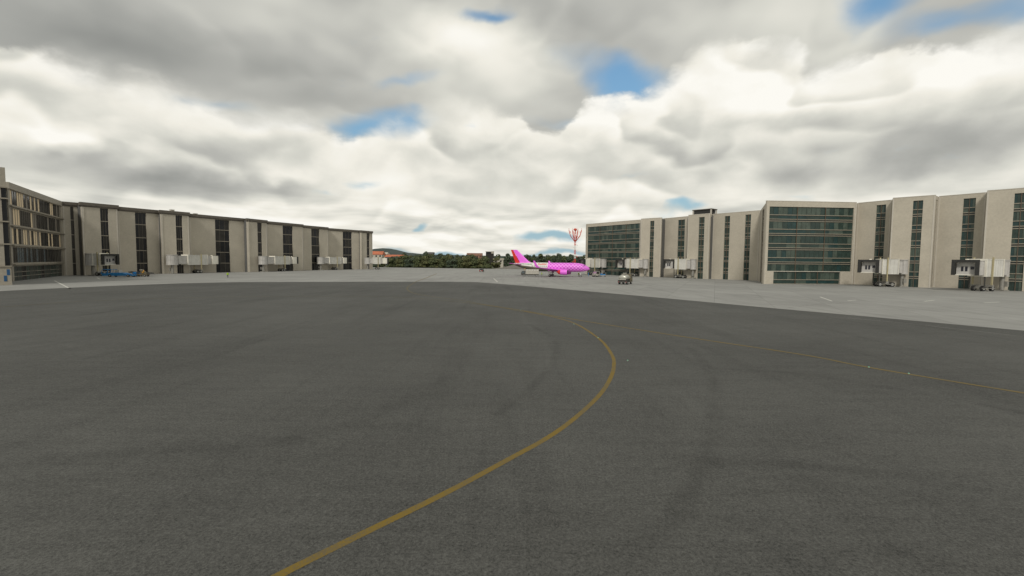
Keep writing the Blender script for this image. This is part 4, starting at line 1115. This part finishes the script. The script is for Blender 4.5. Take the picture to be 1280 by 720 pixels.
# ------------------------------------------------------------------ far houses
def house(label, x0, x1, Y, ztop, zroof, wall, roof, flat=False, depth=12, cat='house', name='house', rows=1):
    a = at(x0, Y); b_ = at(x1, Y); w = b_.x - a.x
    t = thing(name, label, cat, ((a.x + b_.x) / 2, Y, 0))
    b = MB(); b.box(-w / 2, w / 2, 0, depth, -0.5, ztop); b.build('wall', wall, t)
    b = MB(); e = 0.6
    if flat: b.box(-w / 2 - e, w / 2 + e, -e, depth + e, ztop + 0.003, zroof)
    else:
        b.add([Vector(q) for q in ((-w / 2 - e, -e, ztop), (w / 2 + e, -e, ztop), (w / 2 + e, depth + e, ztop), (-w / 2 - e, depth + e, ztop), (-w / 2, depth / 2, zroof), (w / 2, depth / 2, zroof))],
              [(0, 1, 5, 4), (2, 3, 4, 5), (1, 2, 5), (3, 0, 4), (3, 2, 1, 0)])
    b.build('roof', roof, t)
    n = max(2, int(w / 3.2))
    for r_ in range(rows):
        for k in range(n):
            xx = -w / 2 + w * (k + 0.5) / n; z1 = ztop - 0.7 - 3.0 * r_
            b = MB(); b.box(xx - 0.7, xx + 0.7, -0.06, -0.004, z1 - 1.5, z1); b.build('window', M['glass_dark'], t)
    return t
hz = lambda x, y, Y: EYE + (326 + 0.0085 * (x - 640) - y) / FOC * Y
house('house with broad orange tiled roof beside end of left terminal', 463, 477.6, 430, hz(470, 318.2, 430), hz(470, 313.9, 430), M['house2'], M['rooftile'])
house('narrow pale gabled house between the two orange roofs', 478.4, 483.4, 440, hz(480, 318.0, 440), hz(480, 315.3, 440), M['house'], M['house2'], depth=10)
house('long low house with orange tiled roof left of the trees', 481, 503.5, 415, hz(492, 321.2, 415), hz(492, 318.4, 415), M['house'], M['rooftile'], depth=9)
house('flat grey building rising above the trees left of centre', 532, 541, 640, hz(536, 317.6, 640), hz(536, 315.2, 640), M['house3'], M['roof'], True, cat='building', name='far_building')
house('long red brown flat building above the treetops', 584, 602, 600, hz(593, 319.5, 600), hz(593, 316.4, 600), M['house3'], M['house3'], True, cat='building', name='far_building')
house('small pale shed roof showing among the bushy trees', 578.5, 583.5, 383, hz(581, 323.6, 383), hz(581, 321.8, 383), M['house2'], M['house2'], True, 6, cat='shed', name='shed')
house('low pale building left of the airliner tail above the embankment', 617, 629, 400, hz(623, 324.6, 400), hz(623, 323.0, 400), M['house2'], M['house2'], True, cat='building', name='far_building')
def tower_block():
    Y = 470; a = at(607.2, Y); b_ = at(617, Y); w = b_.x - a.x; zt = hz(612, 314.2, Y)
    t = thing('far_building', 'dark glazed tower block above the trees beside the airliner tail', 'building', ((a.x + b_.x) / 2, Y, 0))
    b = MB(); b.box(-w / 2, w / 2, 0, 9, -0.5, zt - 2.2); b.build('wall', M['glass_dark2'], t)
    b = MB(); b.box(-w / 2 + 0.1, w * 0.2, -0.3, 8.5, zt - 2.198, zt - 0.5); b.build('cabin', M['glass_dark'], t)
    b = MB(); b.box(w * 0.2 + 0.003, w / 2, -0.2, 8, zt - 2.198, zt - 0.5); b.build('side_wing', M['house2'], t)
    b = MB(); b.box(-w / 2 - 0.3, w / 2 + 0.3, -0.6, 9.3, zt - 0.497, zt); b.build('roof', M['house2'], t)
tower_block()

# ------------------------------------------------------------------ light and sky
SUN_EL, SUN_AZ = 38.0, -166.0     # azimuth clockwise from +Y (negative = left), so the sun stands behind the camera, left
sd = Vector((math.sin(R(SUN_AZ)) * math.cos(R(SUN_EL)), math.cos(R(SUN_AZ)) * math.cos(R(SUN_EL)), math.sin(R(SUN_EL))))
sl = bpy.data.lights.new('sun', 'SUN'); sl.energy = 1.75; sl.angle = R(10); sl.color = (1.0, 0.955, 0.88)
so = bpy.data.objects.new('sun', sl); C.objects.link(so)
so.rotation_euler = sd.to_track_quat('Z', 'Y').to_euler(); so.location = (0, 0, 200)

world = bpy.data.worlds.new('World'); scene.world = world; world.use_nodes = True
t = NT(world.node_tree); t.n.clear()
out = t.node('ShaderNodeOutputWorld')
sky = t.node('ShaderNodeTexSky', sky_type='NISHITA'); sky.sun_disc = False
sky.sun_elevation = R(SUN_EL); sky.sun_rotation = R(SUN_AZ)
sky.ozone_density = 1.6; sky.air_density = 1.0; sky.dust_density = 0.6
gen = t.node('ShaderNodeTexCoord').outputs['Generated']
D = t.vmath('NORMALIZE', gen)
sp = t.node('ShaderNodeSeparateXYZ'); t.l.new(D, sp.inputs[0])
dx, dy, dz = sp.outputs
zc = t.math('MAXIMUM', dz, 0.0)
AZ = t.math('ARCTAN2', dx, dy); EL = t.math('ARCSINE', dz)
inv = t.math('DIVIDE', 1.0, t.math('ADD', zc, 0.11))
PL = t.comb(t.math('MULTIPLY', dx, inv), t.math('MULTIPLY', dy, inv), 0.0)
AEN = t.comb(t.math('MULTIPLY', AZ, 1.0), t.math('MULTIPLY', EL, 1.55), 0.0)
def ae(x, y):
    d = ray(x, y).normalized(); return math.atan2(d.x, d.y), math.asin(d.z)
# warps that make the outlines billow
w1 = t.vmath('SUBTRACT', t.noise(AEN, 4.0, 3, 0.5, 'Color'), (0.5, 0.5, 0.5))
w2 = t.vmath('SUBTRACT', t.noise(AEN, 14.0, 3, 0.5, 'Color'), (0.5, 0.5, 0.5))
AE0 = t.comb(AZ, EL, 0.0)
AE = t.vmath('ADD', AE0, t.vmath('ADD', t.vmath('MULTIPLY', w1, (0.16, 0.10, 0.0)), t.vmath('MULTIPLY', w2, (0.05, 0.035, 0.0))))
def blob(x, y, rx, ry, wgt):
    az, el = ae(x, y); k = FOC / 1.0
    sx = math.atan((x + rx - 640) / FOC) - math.atan((x - 640) / FOC); sy = abs(ae(x, y - ry)[1] - el)
    v = t.vmath('MULTIPLY', t.vmath('SUBTRACT', AE, (az, el, 0)), (1 / sx, 1 / sy, 0))
    return t.maprange(t.vmath('LENGTH', v), 0.0, 1.6, wgt, 0.0)
def total(lst, base):
    acc = base
    for q in lst: acc = t.math('ADD', acc, blob(*q))
    return acc
WN = t.vmath('ADD', AEN, t.vmath('ADD', t.vmath('SCALE', w1, scale=0.10), t.vmath('SCALE', w2, scale=0.02)))
n_big = t.noise(WN, 4.5, 2, 0.4)
n_big_s = t.noise(t.vmath('ADD', WN, (-0.008, 0.035, 0.0)), 4.5, 2, 0.4)
relief = t.math('MULTIPLY', t.math('SUBTRACT', n_big, n_big_s), 1.15)
n_mid = t.noise(t.vmath('ADD', WN, (5.2, 1.3, 0.0)), 5.0, 2, 0.4)
# rows of cumulus: each row has a bright crest and a greyer base, rows get closer towards the horizon
rw = t.noise(t.vmath('ADD', WN, (2.2, 6.1, 0.0)), 4.4, 2, 0.4)
rw2 = t.noise(t.vmath('ADD', WN, (7.7, 2.4, 0.0)), 11.0, 2, 0.45)
row = t.math('ADD', t.math('MULTIPLY', t.math('LOGARITHM', t.math('MAXIMUM', t.math('ADD', EL, 0.07), 0.01), math.e), 3.0), t.math('ADD', t.math('MULTIPLY', rw, 4.2), t.math('ADD', t.math('MULTIPLY', rw2, 0.6), t.math('MULTIPLY', AZ, 0.5))))
rf_ = t.math('FRACT', t.math('ADD', row, 10.0))
crest = t.math('MULTIPLY', t.maprange(rf_, 0.0, 0.8, -0.11, 0.11), t.maprange(rf_, 0.70, 1.0, 1.0, -1.0))
crest = t.math('MULTIPLY', crest, t.maprange(t.noise(t.vmath('ADD', WN, (9.1, 4.4, 0.0)), 4.0, 2, 0.5), 0.38, 0.62, 0.15, 1.15))
n_fine = t.noise(t.vmath('ADD', WN, (1.7, 8.8, 0.0)), 17.0, 5, 0.55)
n_low = t.noise(t.mapping(PL, (1.0, 1.0, 1.0), (0, 0, 0), (3.1, 7.7, 0)), 0.9, 5, 0.5)
# upper, greyer deck
up_b = total([(60, 10, 220, 60, -0.16), (200, 70, 260, 50, -0.10), (330, 110, 150, 50, -0.08), (430, 20, 130, 40, 0.05), (575, 35, 75, 45, 0.34), (630, 90, 80, 60, 0.20), (735, 20, 90, 50, -0.12), (690, 100, 50, 40, 0.02), (860, 30, 110, 40, 0.05), (1000, 20, 110, 50, 0.16), (1050, 60, 60, 30, 0.12), (1220, 15, 120, 40, -0.06), (540, 130, 60, 40, 0.12)], 0.56)
up_v = t.math('ADD', t.math('ADD', up_b, t.math('MULTIPLY', t.math('SUBTRACT', n_mid, 0.5), 0.28)), t.math('ADD', t.math('MULTIPLY', relief, 0.45), t.math('MULTIPLY', crest, 0.3)))
gap = total([(785, 100, 66, 36, 1.15), (444, 172, 38, 24, 0.95), (500, 152, 42, 24, 0.9), (505, 95, 45, 14, 0.6), (606, 3, 40, 14, 0.95), (1095, 12, 75, 34, 1.0), (1180, 40, 110, 22, 0.75), (700, 155, 50, 14, 0.5), (735, 70, 50, 30, 0.45), (280, 140, 60, 14, 0.45), (1290, 20, 60, 30, 0.4)], 0.0)
gap_m = t.maprange(t.math('ADD', gap, t.math('MULTIPLY', t.math('SUBTRACT', n_mid, 0.5), 0.7)), 0.12, 1.05)
# lower bright bank, its upper outline follows a curve over azimuth
edge_sky = [(-700, 30), (-200, 60), (0, 55), (70, 66), (110, 86), (190, 98), (235, 112), (268, 130), (310, 146), (365, 144), (400, 157), (440, 172), (455, 160), (480, 150), (515, 149), (535, 133), (570, 124), (605, 128), (640, 140), (672, 160), (700, 159), (728, 128), (750, 116), (800, 115), (832, 98), (862, 64), (885, 52), (950, 50), (1000, 55), (1022, 86), (1060, 74), (1120, 57), (1180, 56), (1230, 48), (1280, 33), (1500, 10), (2200, 0)]
fc = t.node('ShaderNodeFloatCurve'); cv = fc.mapping.curves[0]
AZ0, AZ1 = -1.4, 1.4
pts = [((ae(x, y)[0] - AZ0) / (AZ1 - AZ0), ae(x, y)[1] / 1.0) for x, y in edge_sky]
cv.points[0].location = (0, pts[0][1]); cv.points[1].location = (1, pts[-1][1])
for p_ in pts: cv.points.new(*p_)
for p_ in cv.points: p_.handle_type = 'AUTO'
fc.mapping.update()
azw = t.math('ADD', AZ, t.math('MULTIPLY', t.math('SUBTRACT', t.noise(AEN, 13.0, 3, 0.5), 0.5), 0.06))
t.l.new(t.math('DIVIDE', t.math('SUBTRACT', azw, AZ0), AZ1 - AZ0), fc.inputs['Value'])
edge_el = t.math('ADD', fc.outputs[0], t.math('ADD', t.math('MULTIPLY', t.math('SUBTRACT', t.noise(WN, 18.0, 4, 0.55), 0.5), 0.05), 0.0))
depth = t.math('SUBTRACT', edge_el, EL)      # > 0 inside the bank
soft = t.math('ADD', 0.012, t.math('MULTIPLY', t.maprange(n_mid, 0.4, 0.65), 0.05))
low_m = t.maprange(depth, t.math('MULTIPLY', soft, -0.4), soft)
lo_b = total([(100, 130, 160, 50, -0.02), (20, 155, 100, 26, 0.10), (60, 192, 110, 18, -0.30), (95, 163, 50, 12, 0.14), (200, 228, 150, 20, -0.36), (345, 238, 110, 14, -0.22), (260, 185, 120, 30, 0.02), (420, 240, 80, 40, 0.12), (470, 175, 70, 40, 0.16), (560, 200, 80, 50, -0.03), (640, 180, 60, 30, -0.04), (770, 140, 80, 40, 0.22), (700, 190, 90, 40, 0.02), (920, 90, 120, 50, 0.18), (1050, 120, 120, 30, 0.16), (1230, 85, 160, 36, 0.22), (1180, 180, 170, 36, -0.34), (1100, 215, 160, 20, -0.20), (960, 165, 120, 40, -0.08), (860, 185, 100, 40, -0.10), (830, 225, 60, 12, -0.12), (1200, 235, 160, 14, 0.04), (880, 248, 120, 16, 0.06), (20, 225, 60, 18, -0.12), (300, 165, 110, 24, 0.08)], 0.755)
lo_v = t.math('ADD', lo_b, t.math('MULTIPLY', t.math('SUBTRACT', n_mid, 0.5), 0.18))
lo_v = t.math('ADD', lo_v, t.math('ADD', t.math('MULTIPLY', relief, 0.9), crest))
lo_v = t.math('ADD', lo_v, t.maprange(depth, 0.0, 0.10, 0.10, 0.0))
lo_v = t.math('ADD', lo_v, t.math('MULTIPLY', t.math('SUBTRACT', n_fine, 0.5), 0.20))
# low banks near the horizon, pressed together by distance
hz_n = t.noise(t.comb(t.math('MULTIPLY', AZ, 3.2), t.math('MULTIPLY', EL, 16.0), 0.0), 1.5, 4, 0.5, dist=0.25)
hz_t = t.noise(t.comb(t.math('MULTIPLY', AZ, 3.2), t.math('MULTIPLY', t.math('ADD', EL, 0.012), 16.0), 0.0), 1.5, 4, 0.5, dist=0.25)
hzf = t.maprange(EL, 0.06, 0.16, 1.0, 0.0)
hz_v = t.math('ADD', 0.85, t.math('ADD', t.math('MULTIPLY', t.math('SUBTRACT', hz_n, 0.5), 0.30), t.math('MULTIPLY', t.math('SUBTRACT', hz_n, hz_t), 1.2)))
hz_v = t.math('ADD', hz_v, t.math('MULTIPLY', crest, 0.7))
lo_v = t.math('ADD', t.math('MULTIPLY', lo_v, t.math('SUBTRACT', 1.0, hzf)), t.math('MULTIPLY', hz_v, hzf))
gap2 = total([(680, 296, 46, 9, 0.95), (700, 291, 24, 6, 0.4), (540, 284, 12, 4, 0.9), (470, 228, 30, 7, 0.35), (850, 262, 26, 9, 0.9), (600, 318, 160, 5, 0.8), (800, 318, 300, 5, 0.5), (790, 226, 40, 6, 0.3), (985, 244, 22, 6, 0.5), (410, 237, 26, 5, 0.25)], 0.0)
gap2_m = t.maprange(t.math('ADD', gap2, t.math('ADD', t.math('MULTIPLY', t.math('SUBTRACT', hz_n, 0.5), 1.3), t.math('MULTIPLY', t.math('SUBTRACT', n_fine, 0.5), 0.8))), 0.2, 1.0)
def cloud_col(v):
    r_ = t.node('ShaderNodeValToRGB'); t.l.new(v, r_.inputs[0]); cr = r_.color_ramp
    cr.elements[0].position = 0.0; cr.elements[0].color = (0.13, 0.135, 0.135, 1)
    cr.elements[1].position = 1.0; cr.elements[1].color = (0.98, 0.96, 0.895, 1)
    for p_, c_ in ((0.3, (0.325, 0.33, 0.31, 1)), (0.5, (0.48, 0.48, 0.445, 1)), (0.7, (0.68, 0.675, 0.61, 1)), (0.86, (0.875, 0.85, 0.765, 1))):
        e_ = cr.elements.new(p_); e_.color = c_
    return r_.outputs[0]
skyc = t.vmath('SCALE', t.vmath('MULTIPLY', sky.outputs[0], (0.80, 1.03, 1.0)), scale=t.maprange(EL, 0.0, 0.45, 0.52, 0.92))
bg_sky = t.node('ShaderNodeBackground'); skyc = t.mix(t.maprange(EL, 0.02, 0.30, 0.85, 0.0), skyc, (1.75, 2.9, 3.7, 1))
t.l.new(skyc, bg_sky.inputs['Color']); bg_sky.inputs['Strength'].default_value = 0.15
cl = t.mix(low_m, cloud_col(up_v), cloud_col(lo_v))
bg_cl = t.node('ShaderNodeBackground'); t.l.new(cl, bg_cl.inputs['Color']); bg_cl.inputs['Strength'].default_value = 1.0
gap_all = t.math('MAXIMUM', t.math('MULTIPLY', t.math('MULTIPLY', gap_m, t.math('SUBTRACT', 1.0, low_m)), 0.95), t.math('MULTIPLY', gap2_m, 0.9))
front = t.maprange(dy, -0.1, 0.15)
gap_all = t.math('MULTIPLY', gap_all, front)
ms = t.node('ShaderNodeMixShader'); t.l.new(gap_all, ms.inputs[0]); t.l.new(bg_cl.outputs[0], ms.inputs[1]); t.l.new(bg_sky.outputs[0], ms.inputs[2])
t.l.new(ms.outputs[0], out.inputs['Surface'])

# ------------------------------------------------------------------ render settings
scene.render.engine = 'CYCLES'
vs = scene.view_settings
vs.view_transform = 'Standard'; vs.look = 'None'; vs.exposure = 0.0; vs.gamma = 1.0; vs.use_curve_mapping = False
world.cycles.sampling_method = 'MANUAL'; world.cycles.sample_map_resolution = 256
scene.cycles.max_bounces = 4; scene.cycles.use_denoising = True
scene.render.film_transparent = False
scene.cycles.transparent_max_bounces = 8
